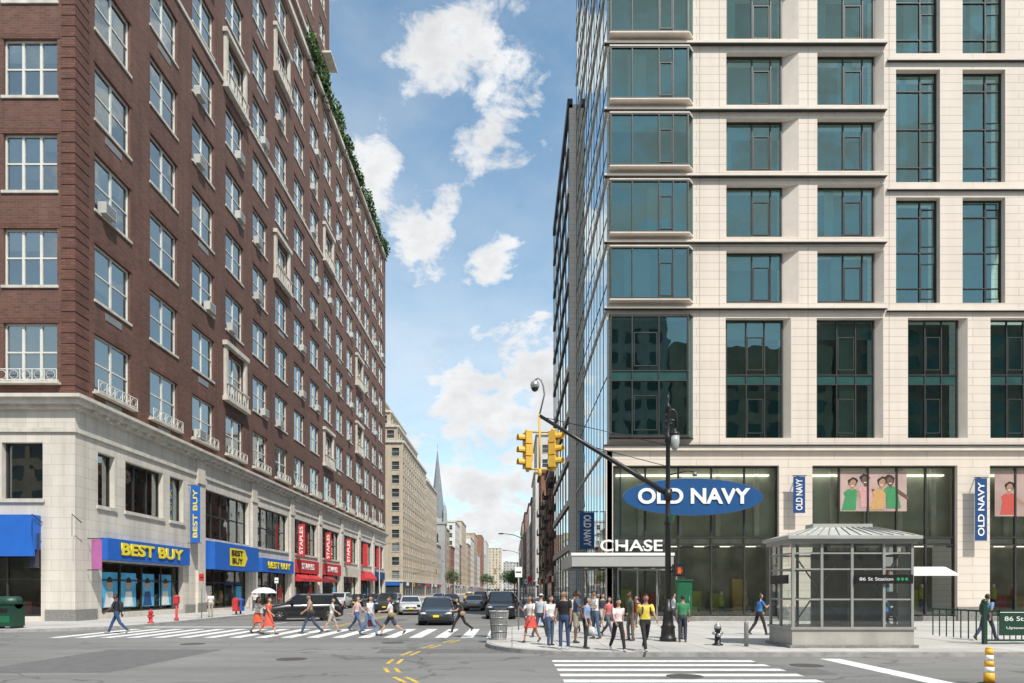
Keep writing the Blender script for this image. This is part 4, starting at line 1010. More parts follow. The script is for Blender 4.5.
# ------------------------------------------------------------------ CARS
TAIL = pmat('tail_light', (.35, .01, .01), rough=.2); HEADL = pmat('head_light', (.7, .72, .75), rough=.1, metal=.3); CARG = pmat('car_glass', (.02, .026, .03), rough=.04, coat=1, var=.1); RIM = pmat('alloy_rim', (.45, .45, .46), rough=.3, metal=.8); TRIM = pmat('car_trim', (.02, .02, .02), rough=.5)
def paint(name, c): return pmat(name, c, rough=.28, coat=1.0, var=.05, metal=.2)
PBLK = paint('paint_black', (.014, .014, .017)); PDGR = paint('paint_charcoal', (.03, .04, .055)); PWHT = paint('paint_white', (.65, .65, .65)); PYEL = paint('paint_yellow', (.7, .38, .02)); PSIL = paint('paint_silver', (.35, .36, .37))
def car(name, x, y, yaw, pm, L=4.75, W=1.86, H=1.48, suv=False, taxi=False):
    E = empty(name, (x, y, .006), R(yaw)); b = MB(); hw = W/2; hl = L/2
    belt = .98 if not suv else 1.12; hood = belt-.12
    st = [(-hl, .72, .42, hood-.25), (-hl+.06, .86, .30, hood-.16), (-hl+.22, .95, .24, hood-.08), (-hl+.6, .99, .21, hood-.02), (-hl+1.35, 1.0, .2, belt), (0, 1.0, .2, belt), (hl-1.0, 1.0, .2, belt+.02), (hl-.35, .98, .22, belt+.01), (hl-.1, .92, .28, belt-.04), (hl, .82, .42, belt-.12)]
    P = []; F = []; prof = [(-.86, 0), (-.97, .1), (-1.0, .42), (-.985, .7), (-.94, .88), (-.86, .97), (-.55, 1.01), (0, 1.02), (.55, 1.01), (.86, .97), (.94, .88), (.985, .7), (1.0, .42), (.97, .1), (.86, 0)]
    n = len(prof)
    for yy, wf, zl, zt in st:
        for px_, pz in prof: P.append((px_*wf*hw, yy, zl+(zt-zl)*pz))
    for i in range(len(st)-1):
        for k in range(n-1): F.append((i*n+k, i*n+k+1, (i+1)*n+k+1, (i+1)*n+k))
        F.append((i*n+n-1, i*n, (i+1)*n, (i+1)*n+n-1))
    F.append(tuple(reversed(range(n)))); F.append(tuple((len(st)-1)*n+k for k in range(n)))
    b.add(P, F, pm, True)
    ya, yb = -hl+1.25, (hl-.75 if not suv else hl-.18); yc, yd = ya+.85, (yb-.75 if not suv else yb-.4)
    wb, wt = hw*.92, hw*.72 if not suv else hw*.78
    zb, zt = belt-.04, H
    def cab(t): return ya+(yc-ya)*t, yb+(yd-yb)*t, wb+(wt-wb)*t
    P = []; F = []; ts = [0, .5, .86, .96, 1.0]; ins = [0, 0, 0, .03, .1]
    for t, i_ in zip(ts, ins):
        a, c, w = cab(t); z = zb+(zt-zb)*t
        a += i_; c -= i_; w -= i_; cr = .12
        P += [(-w+cr, a, z), (w-cr, a, z), (w, a+cr, z), (w, c-cr, z), (w-cr, c, z), (-w+cr, c, z), (-w, c-cr, z), (-w, a+cr, z)]
    for i in range(len(ts)-1):
        for k in range(8): F.append((i*8+k, i*8+(k+1) % 8, (i+1)*8+(k+1) % 8, (i+1)*8+k))
    F.append(tuple((len(ts)-1)*8+k for k in range(8)))
    b.add(P, F, pm, False)
    g = MB(); e = .008
    def cp(t, y, sx): a, c, w = cab(t); return (sx*(w+e), y, zb+(zt-zb)*t)
    t0, t1 = .14, .86
    a0, c0, w0 = cab(t0); a1, c1, w1 = cab(t1)
    g.add([(-w0+.1, a0-e, zb+(zt-zb)*t0), (w0-.1, a0-e, zb+(zt-zb)*t0), (w1-.1, a1-e, zb+(zt-zb)*t1), (-w1+.1, a1-e, zb+(zt-zb)*t1)], [(0,1,2,3)], CARG)
    g.add([(w0-.12, c0+e, zb+(zt-zb)*t0), (-w0+.12, c0+e, zb+(zt-zb)*t0), (-w1+.12, c1+e, zb+(zt-zb)*t1), (w1-.12, c1+e, zb+(zt-zb)*t1)], [(0,1,2,3)], CARG)
    m0 = (a0+c0)/2-.05
    splits = [(a0+.2, m0-.05, a1+.14, m0-.05), (m0+.05, c0-.22 if not suv else m0+1.1, m0+.05, c1-.16 if not suv else m0+1.05)]
    if suv: splits.append((m0+1.2, c0-.15, m0+1.15, c1-.12))
    for sx in (-1, 1):
        for p0, p1, q0, q1 in splits:
            v = [cp(t0, p0, sx), cp(t0, p1, sx), cp(t1, q1, sx), cp(t1, q0, sx)]
            g.add(v, [(0,1,2,3)] if sx > 0 else [(3,2,1,0)], CARG)
        g.box(sx*(hw*.97), sx*(hw*.97+.2), ya+.35, ya+.5, belt-.02, belt+.14, pm)
        for yy in (a0+.12, m0, m0+1.12): g.box(sx*(hw-.012), sx*(hw+.003), yy-.006, yy+.006, .42, belt-.14, TRIM)
        for yy in (m0-.25, m0+.9): g.box(sx*(hw-.01), sx*(hw+.02), yy, yy+.16, belt-.24, belt-.21, pm)
        g.box(sx*(hw-.05), sx*(hw+.004), -hl+1.3, hl-1.3, .2, .30, TRIM)
        g.ell((sx*hw*.70, -hl+.13, hood-.2), (.2, .14, .075), HEADL, 10, 6); g.ell((sx*hw*.74, hl-.1, belt-.2), (.17, .12, .1), TAIL, 10, 6)
    g.box(-.42, .42, -hl-.012, -hl+.1, hood-.34, hood-.2, TRIM); g.box(-.62, .62, -hl+.0, -hl+.16, .3, .44, TRIM)
    for i in range(3): g.box(-.4, .4, -hl-.02, -hl, hood-.33+.045*i, hood-.315+.045*i, RIM)
    g.box(-.16, .16, -hl-.03, -hl-.01, .46, .58, YTXT); g.box(-.16, .16, hl, hl+.02, .62, .74, YTXT)
    g.box(-.6, .6, hl-.1, hl+.015, .32, .42, TRIM)
    if taxi: g.box(-.3, .3, -.1, .1, H, H+.16, WHITE)
    wq = MB(); r = .34 if not suv else .38
    for sx in (-1, 1):
        for yy in (-hl+.92, hl-.95):
            def disc(x0, x1, rr, m, k=20):
                Q = [(x0, yy+rr*math.cos(2*math.pi*i/k), r+rr*math.sin(2*math.pi*i/k)) for i in range(k)]+[(x1, yy+rr*math.cos(2*math.pi*i/k), r+rr*math.sin(2*math.pi*i/k)) for i in range(k)]
                wq.add(Q, [tuple(range(k)), tuple(reversed(range(k, 2*k)))]+[(i, k+i, k+(i+1) % k, (i+1) % k) for i in range(k)], m)
            disc(sx*(hw-.3), sx*(hw+.004), r+.07, TRIM); disc(sx*(hw-.24), sx*(hw+.012), r, RUBBER); disc(sx*(hw-.2), sx*(hw+.016), r*.66, TRIM)
            for k in range(7):
                a = 2*math.pi*k/7; d = Vector((0, math.cos(a), math.sin(a))); o_ = Vector((sx*(hw+.022), yy, r)); wq.tube([o_, o_+d*r*.64], [(.03, .012), (.02, .01)], RIM, n=4)
            disc(sx*(hw), sx*(hw+.03), .06, RIM, 10)
    b.obj('body', E); g.obj('glass_and_lights', E); wq.obj('wheels', E)
    return E
car('suv_car', -13.3, 43.5, -68, PBLK, L=4.8, W=1.9, H=1.72, suv=True)
car('sedan_car', -4.3, 39.5, 4, PDGR, H=1.55, W=1.95)
car('suv_car', -.75, 47.5, 0, PBLK, L=4.9, W=1.95, H=1.85, suv=True)
car('sedan_car', -8.2, 55, 10, PWHT)
car('suv_car', -10.8, 60, 0, PDGR, suv=True, H=1.7)
car('sedan_car', -3.6, 66, 180, PSIL)
car('sedan_car', -18.2, 64, 0, PSIL); car('suv_car', -18.2, 72, 0, PWHT, suv=True, H=1.7); car('sedan_car', -18.2, 81, 0, PBLK); car('sedan_car', -18.2, 90, 0, PDGR)
car('suv_car', -.6, 62, 180, PBLK, suv=True, H=1.75); car('sedan_car', -.6, 74, 180, PSIL); car('sedan_car', -.6, 84, 180, PBLK)
car('sedan_car', -7.5, 84, 0, PBLK); car('suv_car', -4.2, 92, 180, PDGR, suv=True, H=1.75); car('sedan_car', -11, 102, 0, PWHT); car('taxi_cab', -7.5, 120, 0, PYEL, taxi=True)

# ------------------------------------------------------------------ STREET FURNITURE
def lens(mb, c, d, m):
    c = Vector(c); d = Vector(d).normalized(); mb.tube([c, c+d*.015], [.1, .095], m, n=14)
    up = Vector((0, 0, 1)); r_ = d.cross(up)
    P = []; n = 9
    for L_ in (0, .2):
        for i in range(n):
            a = math.pi*(-.12+1.24*i/(n-1)); P.append(c+d*L_+r_*math.cos(a)*.12+up*math.sin(a)*.12)
    mb.add(P, [(i, i+1, n+i+1, n+i) for i in range(n-1)], YEL)
LR = pmat('lens_red', (.35, .02, .015), rough=.2); LA = pmat('lens_amber', (.4, .18, .01), rough=.2); LG = pmat('lens_green', (.01, .25, .12), rough=.2)
def sighead(mb, c, ang, k=1.0):
    c = Vector(c); M = Matrix.Translation(c) @ Matrix.Rotation(R(ang), 4, 'Z') @ Matrix.Scale(k, 4); old = mb.M; mb.M = M
    for i, m in enumerate((LR, LA, LG)):
        z = .36-.36*i
        mb.box(-.15, .15, -.09, .1, z-.165, z+.165, YEL); mb.box(-.16, .16, -.1, -.091, z-.17, z+.17, YEL)
        lens(mb, (0, -.105, z), (0, -1, 0), m)
    mb.box(-.05, .05, .1, .16, -.3, .3, YEL); mb.lathe((0, 0, .53), [(.08, 0), (.08, .06), (.03, .1)], YEL, n=8); mb.lathe((0, 0, -.63), [(.04, 0), (.07, .06), (.08, .1)], YEL, n=8)
    mb.M = old

def main_lamp():
    E = empty('street_lamp_with_signal_arm', (5.53, 24.2, .13)); p = MB()
    p.lathe((0, 0, 0), [(.30, 0), (.30, .12), (.26, .16), (.24, .45), (.27, .5), (.2, .6), (.17, 1.0), (.2, 1.04), (.2, 1.1), (.13, 1.2), (.11, 1.5)], BLACK, n=12)
    p.lathe((0, 0, 1.5), [(.11, 0), (.1, 2.6), (.125, 2.65), (.125, 2.72), (.09, 2.8), (.075, 5.6), (.11, 5.65), (.11, 5.75), (.06, 5.85), (.05, 6.7), (.09, 6.75), (.09, 6.85), (.03, 6.95), (.05, 7.1), (.01, 7.3)], BLACK, n=12)
    pts = [Vector((0, 0, 7.3))]+[Vector((.15-.15*math.cos(a), 0, 7.95+.26*math.sin(a))) for a in [math.pi*i/8 for i in range(9)]]+[Vector((.28, 0, 7.5)), Vector((.2, 0, 7.62))]
    p.tube(pts, [.05]+[.045]*9+[.035, .02], BLACK, n=8)
    sp = [Vector((.12+(.13-.01*i)*math.cos(i*.55), 0, 7.75+(.13-.01*i)*math.sin(i*.55))) for i in range(12)]; p.tube(sp, [.03]*12, BLACK, n=6)
    p.tube([(0, 0, 7.2), (.15, 0, 7.42), (.24, 0, 7.5)], [.03, .025, .02], BLACK, n=6)
    p.lathe((.24, 0, 6.85), [(.03, .72), (.05, .66), (.08, .6), (.17, .52), (.18, .46)][::-1], BLACK, n=14)
    p.lathe((.24, 0, 6.75), [(.05, 0), (.13, .12), (.165, .3), (.16, .55)], pmat('lamp_globe', (.38, .4, .39), rough=.2), n=14)
    for i in range(6):
        z = 7.0+.22*i; p.tube([(-.0, 0, z), (-.1, 0, z+.1), (-.04, 0, z+.2)], [.02, .025, .02], BLACK, n=6)
    a = [Vector((0, 0, 5.2)), Vector((-1.2, 0, 5.95)), Vector((-3.0, 0, 7.05)), Vector((-4.55, 0, 8.0))]
    p.tube(a, [.095, .09, .075, .06], BLACK, n=10)
    p.tube([(0, 0, 5.35), (-.3, 0, 5.3), (-.75, 0, 5.66)], [.05, .045, .03], BLACK, n=6); p.lathe((0, 0, 5.0), [(.15, 0), (.15, .4)], BLACK, n=12)
    p.tube([(0, 0, 6.95), (-4.4, 0, 7.94)], [.014, .014], BLACK, n=5); p.tube([(0, 0, 6.2), (-2.7, 0, 6.9)], [.014, .014], BLACK, n=5)
    p.tube([(-4.55, 0, 8.05), (-4.55, 0, 5.95)], [.04, .035], YEL, n=8)
    for z in (7.42, 6.1): p.tube([(-5.0, 0, z), (-4.05, 0, z)], [.035, .035], YEL, n=6)
    p.lathe((-4.55, 0, 5.86), [(.03, 0), (.07, .05), (.07, .2), (.04, .24)], YEL, n=8)
    p.obj('pole_and_arm', E)
    s = MB(); sighead(s, (-4.98, 0, 6.76), -72, 1.2); sighead(s, (-4.06, -.0, 6.8), 64, 1.2); s.obj('signal_heads', E)
    c = MB(); pts = [Vector((-4.55, 0, 8.05)), Vector((-4.38, 0, 8.75)), Vector((-4.42, 0, 9.05)), Vector((-4.5, 0, 9.27)), Vector((-4.62, 0, 9.33)), Vector((-4.72, 0, 9.25))]
    c.tube(pts, [.03]*6, DKSTEEL, n=8)
    c.lathe((-4.72, 0, 8.98), [(.14, .0), (.16, .1), (.12, .22), (.05, .27)], STEEL, n=14); c.ell((-4.72, 0, 8.98), (.13, .13, .13), BLACK, 12, 8); c.obj('traffic_camera', E)
    d = MB(); d.box(.16, .58, -.12, .1, 2.3, 2.73, BLACK); d.box(.22, .52, -.135, -.121, 2.35, 2.68, TRIM); d.tube([(0, 0, 2.5), (.2, 0, 2.5)], [.03, .03], BLACK, n=6)
    hnd = pmat('hand_orange', (.75, .1, .01)); d.box(.31, .43, -.14, -.136, 2.4, 2.52, hnd)
    for i in range(4): d.box(.31+.031*i, .335+.031*i, -.14, -.136, 2.522, 2.63-.012*abs(i-1.5), hnd)
    d.box(.445, .47, -.14, -.136, 2.46, 2.55, hnd)
    d.tube([(.05, 0, 5.9), (.7, 0, 6.05), (.95, 0, 6.0)], [.025, .025, .02], BLACK, n=6); d.lathe((.95, 0, 5.86), [(.08, 0), (.09, .08), (.04, .14)], DKSTEEL, n=10)
    d.box(-.02, .02, -.9, -.1, 4.2, 4.42, GREEN)
    d.obj('signs', E)
main_lamp()

def cabinet():
    E = empty('signal_control_cabinet', (6.3, 25.2, .13)); p = MB()
    p.lathe((0, 0, 0), [(.12, 0), (.12, .05), (.05, .1), (.045, 2.3)], BLACK, n=10)
    p.box(-.27, .27, -.3, -.02, .85, 2.15, GREEN); p.box(-.3, .3, -.34, 0, 2.15, 2.2, GREEN); p.box(-.24, .24, -.315, -.301, .9, 2.1, GREEN); p.box(.14, .18, -.34, -.315, 1.4, 1.6, STEEL)
    p.obj('cabinet', E)
cabinet()

def litter_bin(x, y):
    E = empty('litter_bin', (x, y, .134)); p = MB(); m = pmat('bin_mesh_metal', (.36, .37, .37), rough=.5, metal=.3, var=.2, scale=8)
    p.lathe((0, 0, 0), [(.27, 0), (.28, .03), (.26, .06), (.33, 1.0), (.36, 1.02), (.36, 1.07), (.31, 1.07), (.30, 1.0), (.22, .6)], m, n=24)
    for i in range(28):
        a = 2*math.pi*i/28; p.tube([(.27*math.cos(a), .27*math.sin(a), .06), (.345*math.cos(a), .345*math.sin(a), 1.0)], [.008, .008], DKSTEEL, n=4)
    for z in (.3, .55, .8):
        rr = .27+.075*z+.008; p.lathe((0, 0, z), [(rr, 0), (rr+.006, .015), (rr, .03)], STEEL, n=24)
    p.ell((.05, 0, 1.02), (.2, .2, .1), cm((.03, .03, .03), .4, 'bin_bag'), 10, 6); p.obj('bin', E)
litter_bin(-.48, 25.0)

def hydrant(x, y, m, top):
    E = empty('fire_hydrant', (x, y, .134)); p = MB()
    p.lathe((0, 0, 0), [(.17, 0), (.17, .05), (.1, .07), (.09, .5), (.12, .52), (.12, .56)], m, n=14); p.lathe((0, 0, .56), [(.12, 0), (.11, .08), (.06, .15), (.03, .17), (.03, .22)], top, n=14)
    for sx in (-1, 1): p.tube([(0, 0, .4), (sx*.17, 0, .4)], [.055, .05], top, n=10)
    p.tube([(0, 0, .34), (0, -.19, .34)], [.07, .065], top, n=10); p.obj('hydrant_body', E)
hydrant(6.75, 22.4, BLACK, STEEL); hydrant(-19.9, 37.6, RED, RED)
b = MB(); b.lathe((7.55, 22.0, .134), [(.07, 0), (.07, .75), (.05, .8), (.0, .82)], DKSTEEL, n=12); b.obj('steel_bollard')

def delineator(x, y):
    E = empty('traffic_bollard', (x, y, .006)); p = MB(); p.lathe((0, 0, 0), [(.2, 0), (.2, .04), (.1, .06)], BLACK, n=16)
    z = .06; OR = pmat('amber_plastic', (.8, .42, .03), rough=.5, var=.08)
    for i, m in enumerate((OR, WHITE, OR, WHITE, OR)): dz = .2 if i in (0,) else .12; p.lathe((0, 0, z), [(.1-.006*i, 0), (.095-.006*i, dz)], m, n=16); z += dz
    p.lathe((0, 0, z), [(.07, 0), (.05, .03), (.01, .04)], OR, n=16); p.obj('post', E)
delineator(9.75, 13.95)

def alarm(x, y):
    E = empty('fire_alarm_post', (x, y, .134)); p = MB(); p.lathe((0, 0, 0), [(.13, 0), (.13, .1), (.07, .2), (.06, 1.0)], RED, n=12); p.box(-.14, .14, -.1, .1, 1.0, 1.4, RED)
    p.add([(-.16, -.12, 1.4), (.16, -.12, 1.4), (.16, .12, 1.4), (-.16, .12, 1.4), (0, 0, 1.55)], [(0,1,4), (1,2,4), (2,3,4), (3,0,4)], RED); p.obj('alarm_box', E)
alarm(-19.95, 40.6)
def binbox(x, y):
    E = empty('recycling_bin', (x, y, .134)); p = MB(); p.box(-.55, .55, -.4, .4, .1, 1.15, DKGREEN); p.box(-.6, .6, -.45, .45, 1.15, 1.22, DKGREEN)
    p.tube([(-.55, 0, 1.22), (.55, 0, 1.22)], [.3, .3], DKGREEN, n=16); p.box(-.3, .3, -.41, -.401, .75, .95, BLACK); p.box(-.5, -.4, -.38, .38, 0, .1, BLACK); p.box(.4, .5, -.38, .38, 0, .1, BLACK)
    p.box(-.4, .4, -.408, -.401, .3, .6, GREEN); p.obj('bin', E)
binbox(-23.95, 32.4)

def kiosk():
    E = empty('subway_elevator_kiosk', (0, 0, .13)); f = MB(); gl = MB(); x0, x1, y0, y1 = 8.78, 12.6, 21.4, 23.3; zt = 3.28
    st = pmat('kiosk_frame_metal', (.36, .36, .34), rough=.45, metal=.3, var=.1); stone = pmat('kiosk_stone', (.42, .40, .365), var=.12, rough=.6, streak=.2)
    f.box(x0-.1, x1+.1, y0-.1, y1+.1, 0, .1, GRAN); f.box(x0, x1, y0, y1, .1, .58, stone); f.box(x0-.05, x1+.05, y0-.05, y1+.05, .58, .66, st)
    B = .66
    for x in (x0, x0+.9, x0+1.85, x0+2.85, x1):
        for y in (y0, y1-.08): xx = min(x, x1-.08); f.box(xx, xx+.08, y, y+.08, B, zt, st)
    for y in (y0+.95,):
        for x in (x0, x1-.08): f.box(x, x+.08, y, y+.08, B, zt, st)
    for z in (1.5, 2.45, 2.95):
        f.box(x0+.08, x1-.08, y0+.02, y0+.07, z, z+.05, st); f.box(x0+.02, x0+.07, y0+.08, y1-.08, z, z+.05, st); f.box(x1-.07, x1-.02, y0+.08, y1-.08, z, z+.05, st); f.box(x0+.08, x1-.08, y1-.07, y1-.02, z, z+.05, st)
    for (a, b_) in (((x0+.08, y0+.04), (x1-.08, y0+.04)), ((x0+.04, y1-.08), (x0+.04, y0+.08)), ((x1-.04, y0+.08), (x1-.04, y1-.08)), ((x1-.08, y1-.04), (x0+.08, y1-.04))):
        gl.add([(*a, B), (*b_, B), (*b_, zt), (*a, zt)], [(0,1,2,3)], GLASSK)
    f.box(x0-.08, x1+.08, y0-.08, y1+.08, zt, zt+.14, st)
    lt = pmat('kiosk_roof_metal', (.5, .5, .47), rough=.45, metal=.3, var=.08)
    f.box(x0-.18, x1+.18, y0-.18, y1+.18, zt+.14, zt+.24, lt)
    a = [(x0-.15, y0-.15, zt+.24), (x1+.15, y0-.15, zt+.24), (x1+.15, y1+.15, zt+.24), (x0-.15, y1+.15, zt+.24), (x0+.9, y0+.6, zt+.55), (x1-.9, y0+.6, zt+.55), (x1-.9, y1-.6, zt+.55), (x0+.9, y1-.6, zt+.55)]
    f.add(a, [(0,1,5,4), (1,2,6,5), (2,3,7,6), (3,0,4,7), (4,5,6,7)], lt); f.box(x0+.95, x1-.95, y0+.65, y1-.65, zt+.551, zt+.68, lt)
    for i in range(12): x = x0+.1+i*.335; f.tube([(x, y0-.12, zt+.27), (x0+.95+(x1-x0-1.9)*i/11, y0+.6, zt+.57)], [.02, .02], st, n=4)
    f.box(x0+1.3, x1-.5, y0+.95, y1-.25, B, 3.1, pmat('elevator_cab', (.26, .26, .25), rough=.4, metal=.3)); f.box(x0+2.2, x0+2.24, y0+.93, y0+.949, B, 2.8, STEEL)
    f.tube([(x0+.2, y0+.4, .7), (x0+1.8, y0+.4, 3.0)], [.025, .025], st, n=6); f.tube([(x0+1.8, y0+.4, .7), (x0+.2, y0+.4, 3.0)], [.025, .025], st, n=6)
    f.tube([(x0+2.1, y0+.4, .7), (x1-.2, y0+.4, 3.0)], [.025, .025], st, n=6); f.tube([(x1-.2, y0+.4, .7), (x0+2.1, y0+.4, 3.0)], [.025, .025], st, n=6)
    sg = MB(); sg.box(x0+1.95, x0+3.75, y0-.08, y0-.03, 2.02, 2.3, BLACK); sg.box(x0-.08, x0-.03, y0+.2, y1-.3, 2.02, 2.3, BLACK)
    f.obj('frame_and_roof', E); gl.obj('glass_panels', E); sg.obj('station_sign', E)
    text('86 St Station', (x0+2.6, y0-.085, 2.16), 1.05, .10, WHITE, 'station_sign_letters', E, ext=.002, bold=.002)
    d = MB(); gb = cm((.02, .3, .1), .5, 'line_bullet')
    for i in range(3):
        d.add([(x0+3.28+.13*i+.05*math.cos(a), y0-.086, 2.16+.05*math.sin(a)) for a in [2*math.pi*q/12 for q in range(12)]], [tuple(range(12))], gb)
    d.obj('route_bullets', E)
kiosk()

def subway_rail():
    E = empty('subway_entrance_railing', (0, 0, .134)); p = MB(); y = 22.9
    for i in range(24):
        x = 15.9+i*.2; p.box(x-.012, x+.012, y-.012, y+.012, .12, 1.1, DKGREEN)
    for z in (.1, 1.08): p.box(15.8, 20.6, y-.03, y+.03, z, z+.06, DKGREEN)
    for x in (15.85, 18.0, 20.4): p.box(x-.06, x+.06, y-.06, y+.06, 0, 1.35, DKGREEN); p.ell((x, y, 1.42), (.1, .1, .1), DKGREEN, 10, 8)
    for k in range(8): p.box(15.84, 15.87, y+.4*k, y+.4*k+.03, .12, 1.1, DKGREEN)
    p.box(15.83, 15.88, y, y+3, 1.08, 1.14, DKGREEN)
    p.obj('railing', E); s = MB(); s.box(16.3, 18.9, y-.1, y-.05, .3, 1.15, DKGREEN); s.box(16.3, 18.9, y-.104, y-.1, 1.06, 1.08, WHITE); s.obj('sign_board', E)
    text('86 Street Station', (17.5, y-.11, .85), 2.1, .15, WHITE, 'sign_letters', E, ext=.002, bold=.003)
    text('Uptown & The Bronx', (17.4, y-.11, .55), 1.8, .11, WHITE, 'sign_letters', E, ext=.002, bold=.002)
subway_rail()

def cobra(x, y, s, h=9):
    E = empty('street_light', (x, y, .13)); p = MB(); p.lathe((0, 0, 0), [(.18, 0), (.18, .5), (.1, .6), (.08, h)], DKSTEEL, n=10)
    p.tube([(0, 0, h-.6), (s*1.2, 0, h-.1), (s*2.6, 0, h+.1)], [.06, .05, .04], DKSTEEL, n=8); p.ell((s*2.9, 0, h+.08), (.4, .16, .1), DKSTEEL, 12, 6); p.obj('lamp', E)
for x, y, s in ((1.5, 88, -1), (1.5, 125, -1), (-20.2, 104, 1), (1.5, 175, -1), (-20.2, 172, 1)): cobra(x, y, s)
def far_signal(x, y, s):
    E = empty('traffic_signal', (x, y, .13)); p = MB(); p.lathe((0, 0, 0), [(.15, 0), (.15, .4), (.08, .5), (.07, 6.2)], DKSTEEL, n=10); p.tube([(0, 0, 5), (s*5, 0, 6.2)], [.06, .04], DKSTEEL, n=6)
    sighead(p, (s*4.8, 0, 5.6), 0); sighead(p, (s*.3, 0, 3), 0); p.obj('signal', E)
far_signal(1.4, 137, -1); far_signal(-20, 137.3, 1)
def signpost(x, y, col, z=2.9):
    E = empty('parking_sign', (x, y, .13)); p = MB(); p.tube([(0, 0, 0), (0, 0, z)], [.03, .03], DKSTEEL, n=6); p.box(-.16, .16, -.045, -.03, z-.5, z-.03, col); p.box(-.12, .12, -.05, -.0451, z-.3, z-.24, BLACK); p.obj('sign', E)
for x, y, c in ((-20.0, 44, RED), (-20.0, 58, WHITE), (1.35, 52, RED), (1.35, 66, WHITE), (.3, 31, WHITE)): signpost(x, y, c)
for i, (x, y, m) in enumerate(((-20.4, 50.5, RED), (-20.4, 51.3, BLUE), (1.6, 33.2, BLUE), (1.7, 34.0, DKGREEN))):
    E = empty('newspaper_box', (x, y, .134), R(90)); p = MB(); p.box(-.24, .24, -.2, .2, .25, 1.1, m); p.box(-.19, .19, -.21, -.201, .6, 1.0, GBG); p.box(-.05, .05, -.05, .05, 0, .25, BLACK); p.box(-.2, .2, -.2, .2, 0, .03, BLACK)
    p.add([(-.24, -.2, 1.1), (.24, -.2, 1.1), (.24, .2, 1.1), (-.24, .2, 1.1), (-.2, .1, 1.25), (.2, .1, 1.25)], [(0,1,5,4), (1,2,5), (2,3,4,5), (3,0,4)], m); p.obj('box', E)

# ------------------------------------------------------------------ TEXT FIT
bpy.context.view_layer.update()
for o, w, h in TEXTS:
    d = o.dimensions
    if d.x > 0 and d.y > 0: o.scale = (w/d.x, h/d.y, 1)

# ------------------------------------------------------------------ LIGHT, SKY
SUN_EL = 53
sdir = Vector((.50, -.866, 0)).normalized()*math.cos(R(SUN_EL)); sdir.z = math.sin(R(SUN_EL))
sl = bpy.data.lights.new('sun', 'SUN'); sl.energy = 5.0; sl.angle = R(.5); sl.color = (1, .95, .87)
so = bpy.data.objects.new('sun', sl); scene.collection.objects.link(so); so.rotation_euler = sdir.to_track_quat('Z', 'Y').to_euler()

w = bpy.data.worlds.new('World'); scene.world = w; w.use_nodes = True; nt = w.node_tree; N = nt.nodes; L = nt.links
bg = N['Background']; bg.inputs['Strength'].default_value = .145
sky = N.new('ShaderNodeTexSky'); sky.sky_type = 'NISHITA'; sky.sun_disc = False; sky.sun_elevation = R(SUN_EL)
sky.sun_rotation = math.atan2(sdir.x, sdir.y); sky.air_density = 1.0; sky.dust_density = .8; sky.ozone_density = 1.5
tc = N.new('ShaderNodeTexCoord')
def math_(op, a, b=None, clamp=False):
    n = N.new('ShaderNodeMath'); n.operation = op; n.use_clamp = clamp
    for i, v in enumerate((a, b)):
        if v is None: continue
        if isinstance(v, (int, float)): n.inputs[i].default_value = v
        else: L.new(v, n.inputs[i])
    return n.outputs[0]
def wnoise(scale, detail, sc=(1, 1, 1.6), rough=.55, dist=0):
    mp = N.new('ShaderNodeMapping'); mp.inputs['Scale'].default_value = sc; L.new(tc.outputs['Generated'], mp.inputs[0])
    n = N.new('ShaderNodeTexNoise'); n.inputs['Scale'].default_value = scale; n.inputs['Detail'].default_value = detail; n.inputs['Roughness'].default_value = rough; n.inputs['Distortion'].default_value = dist
    L.new(mp.outputs[0], n.inputs['Vector']); return n.outputs['Fac']
# cumulus positions: azimuth (deg from +Y, + to the right), elevation, angular radius
clouds = [(-6.5, 37.8, .07), (-3.5, 38.8, .075), (-1.6, 36.5, .065), (-2.0, 33.4, .055), (-11.8, 31.0, .06), (-12.3, 29.2, .04), (-7.4, 27.0, .055), (-5.8, 28.4, .04), (-1.7, 25.3, .04),
          (0.0, 17.5, .09), (3.5, 17.2, .10), (-4.5, 15.6, .085), (-.5, 14.5, .09), (-4.5, 10.2, .11), (1.0, 9.0, .12), (-9, 10, .1), (-2, 5, .14), (5, 6, .14), (-24, 42, .12), (40, 35, .25), (-50, 25, .3), (95, 30, .3), (160, 40, .35), (-120, 35, .35), (-160, 25, .25), (120, 50, .2), (70, 20, .25)]
acc = None
for a, e, r in clouds:
    d = (math.sin(R(a))*math.cos(R(e)), math.cos(R(a))*math.cos(R(e)), math.sin(R(e)))
    v = N.new('ShaderNodeVectorMath'); v.operation = 'DISTANCE'; L.new(tc.outputs['Generated'], v.inputs[0]); v.inputs[1].default_value = d
    q = math_('SUBTRACT', 1.0, math_('DIVIDE', v.outputs['Value'], r))
    acc = q if acc is None else math_('MAXIMUM', acc, q)
n1 = wnoise(14, 10, rough=.62, dist=.25); n2 = wnoise(3.0, 8); n3 = wnoise(16, 7)
dens = math_('ADD', math_('MULTIPLY', math_('MAXIMUM', acc, -1.2), .8), math_('MULTIPLY', math_('SUBTRACT', n1, .5), 3.0))
mask = N.new('ShaderNodeMapRange'); mask.interpolation_type = 'SMOOTHSTEP'; mask.inputs['From Min'].default_value = .0; mask.inputs['From Max'].default_value = .6; L.new(dens, mask.inputs['Value'])
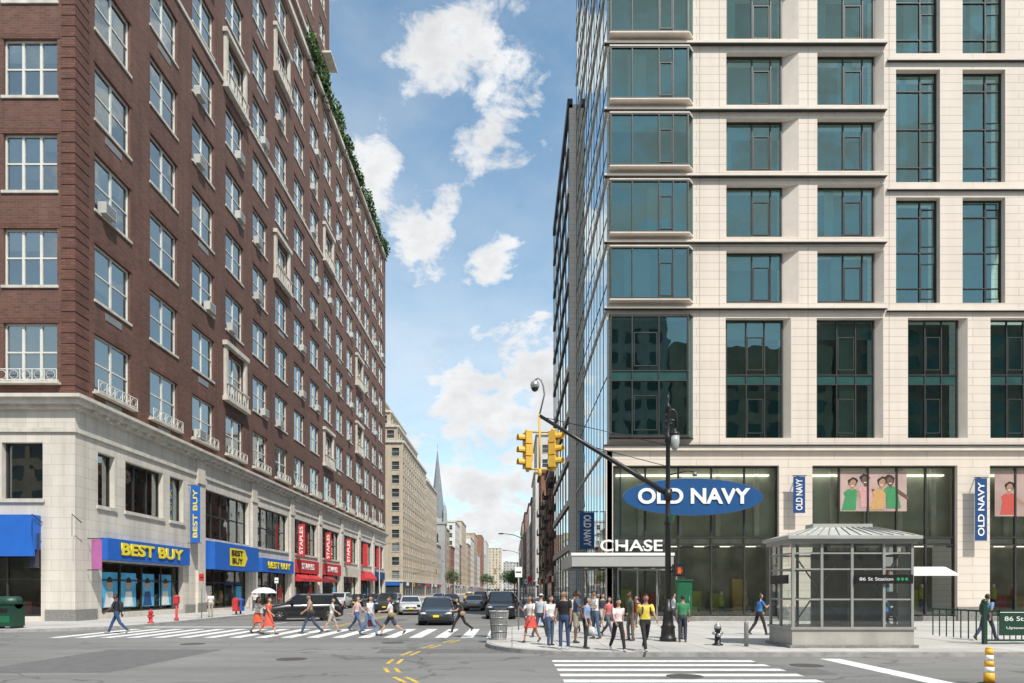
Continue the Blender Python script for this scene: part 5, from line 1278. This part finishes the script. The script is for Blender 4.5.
wisp = N.new('ShaderNodeMapRange'); wisp.inputs['From Min'].default_value = .38; wisp.inputs['From Max'].default_value = .8; wisp.inputs['To Max'].default_value = .55; L.new(n2, wisp.inputs['Value'])
sep = N.new('ShaderNodeSeparateXYZ'); L.new(tc.outputs['Generated'], sep.inputs[0])
haze = N.new('ShaderNodeMapRange'); haze.inputs['From Min'].default_value = .6; haze.inputs['From Max'].default_value = .0; haze.inputs['To Min'].default_value = .05; haze.inputs['To Max'].default_value = .45; L.new(sep.outputs['Z'], haze.inputs['Value'])
tot = math_('MAXIMUM', mask.outputs[0], math_('ADD', wisp.outputs[0], haze.outputs[0], True))
shade = N.new('ShaderNodeMapRange'); shade.inputs['From Min'].default_value = .1; shade.inputs['From Max'].default_value = 1.5; shade.inputs['To Min'].default_value = 6.7; shade.inputs['To Max'].default_value = 4.9
L.new(math_('ADD', dens, math_('MULTIPLY', math_('SUBTRACT', n3, .5), 2.4)), shade.inputs['Value'])
cc = N.new('ShaderNodeVectorMath'); cc.operation = 'SCALE'; cc.inputs[0].default_value = (.97, .985, 1.0); L.new(shade.outputs[0], cc.inputs['Scale'])
skb = N.new('ShaderNodeVectorMath'); skb.operation = 'MULTIPLY'; L.new(sky.outputs[0], skb.inputs[0]); skb.inputs[1].default_value = (1.2, 1.52, 1.42)
mx = N.new('ShaderNodeMixRGB'); L.new(tot, mx.inputs['Fac']); L.new(skb.outputs[0], mx.inputs['Color1']); L.new(cc.outputs[0], mx.inputs['Color2'])
L.new(mx.outputs[0], bg.inputs['Color'])

scene.view_settings.view_transform = 'Standard'
try: scene.view_settings.look = 'None'
except Exception: pass
scene.view_settings.exposure = 0

cd = bpy.data.cameras.new('camera'); cam = bpy.data.objects.new('camera', cd); scene.collection.objects.link(cam)
cam.location = (0, 0, 1.95); cam.rotation_euler = (R(90), 0, 0); cd.sensor_width = 36; cd.lens = 24.0; cd.shift_y = .2427; cd.clip_end = 6000
scene.camera = cam
print('objects', len(bpy.data.objects))
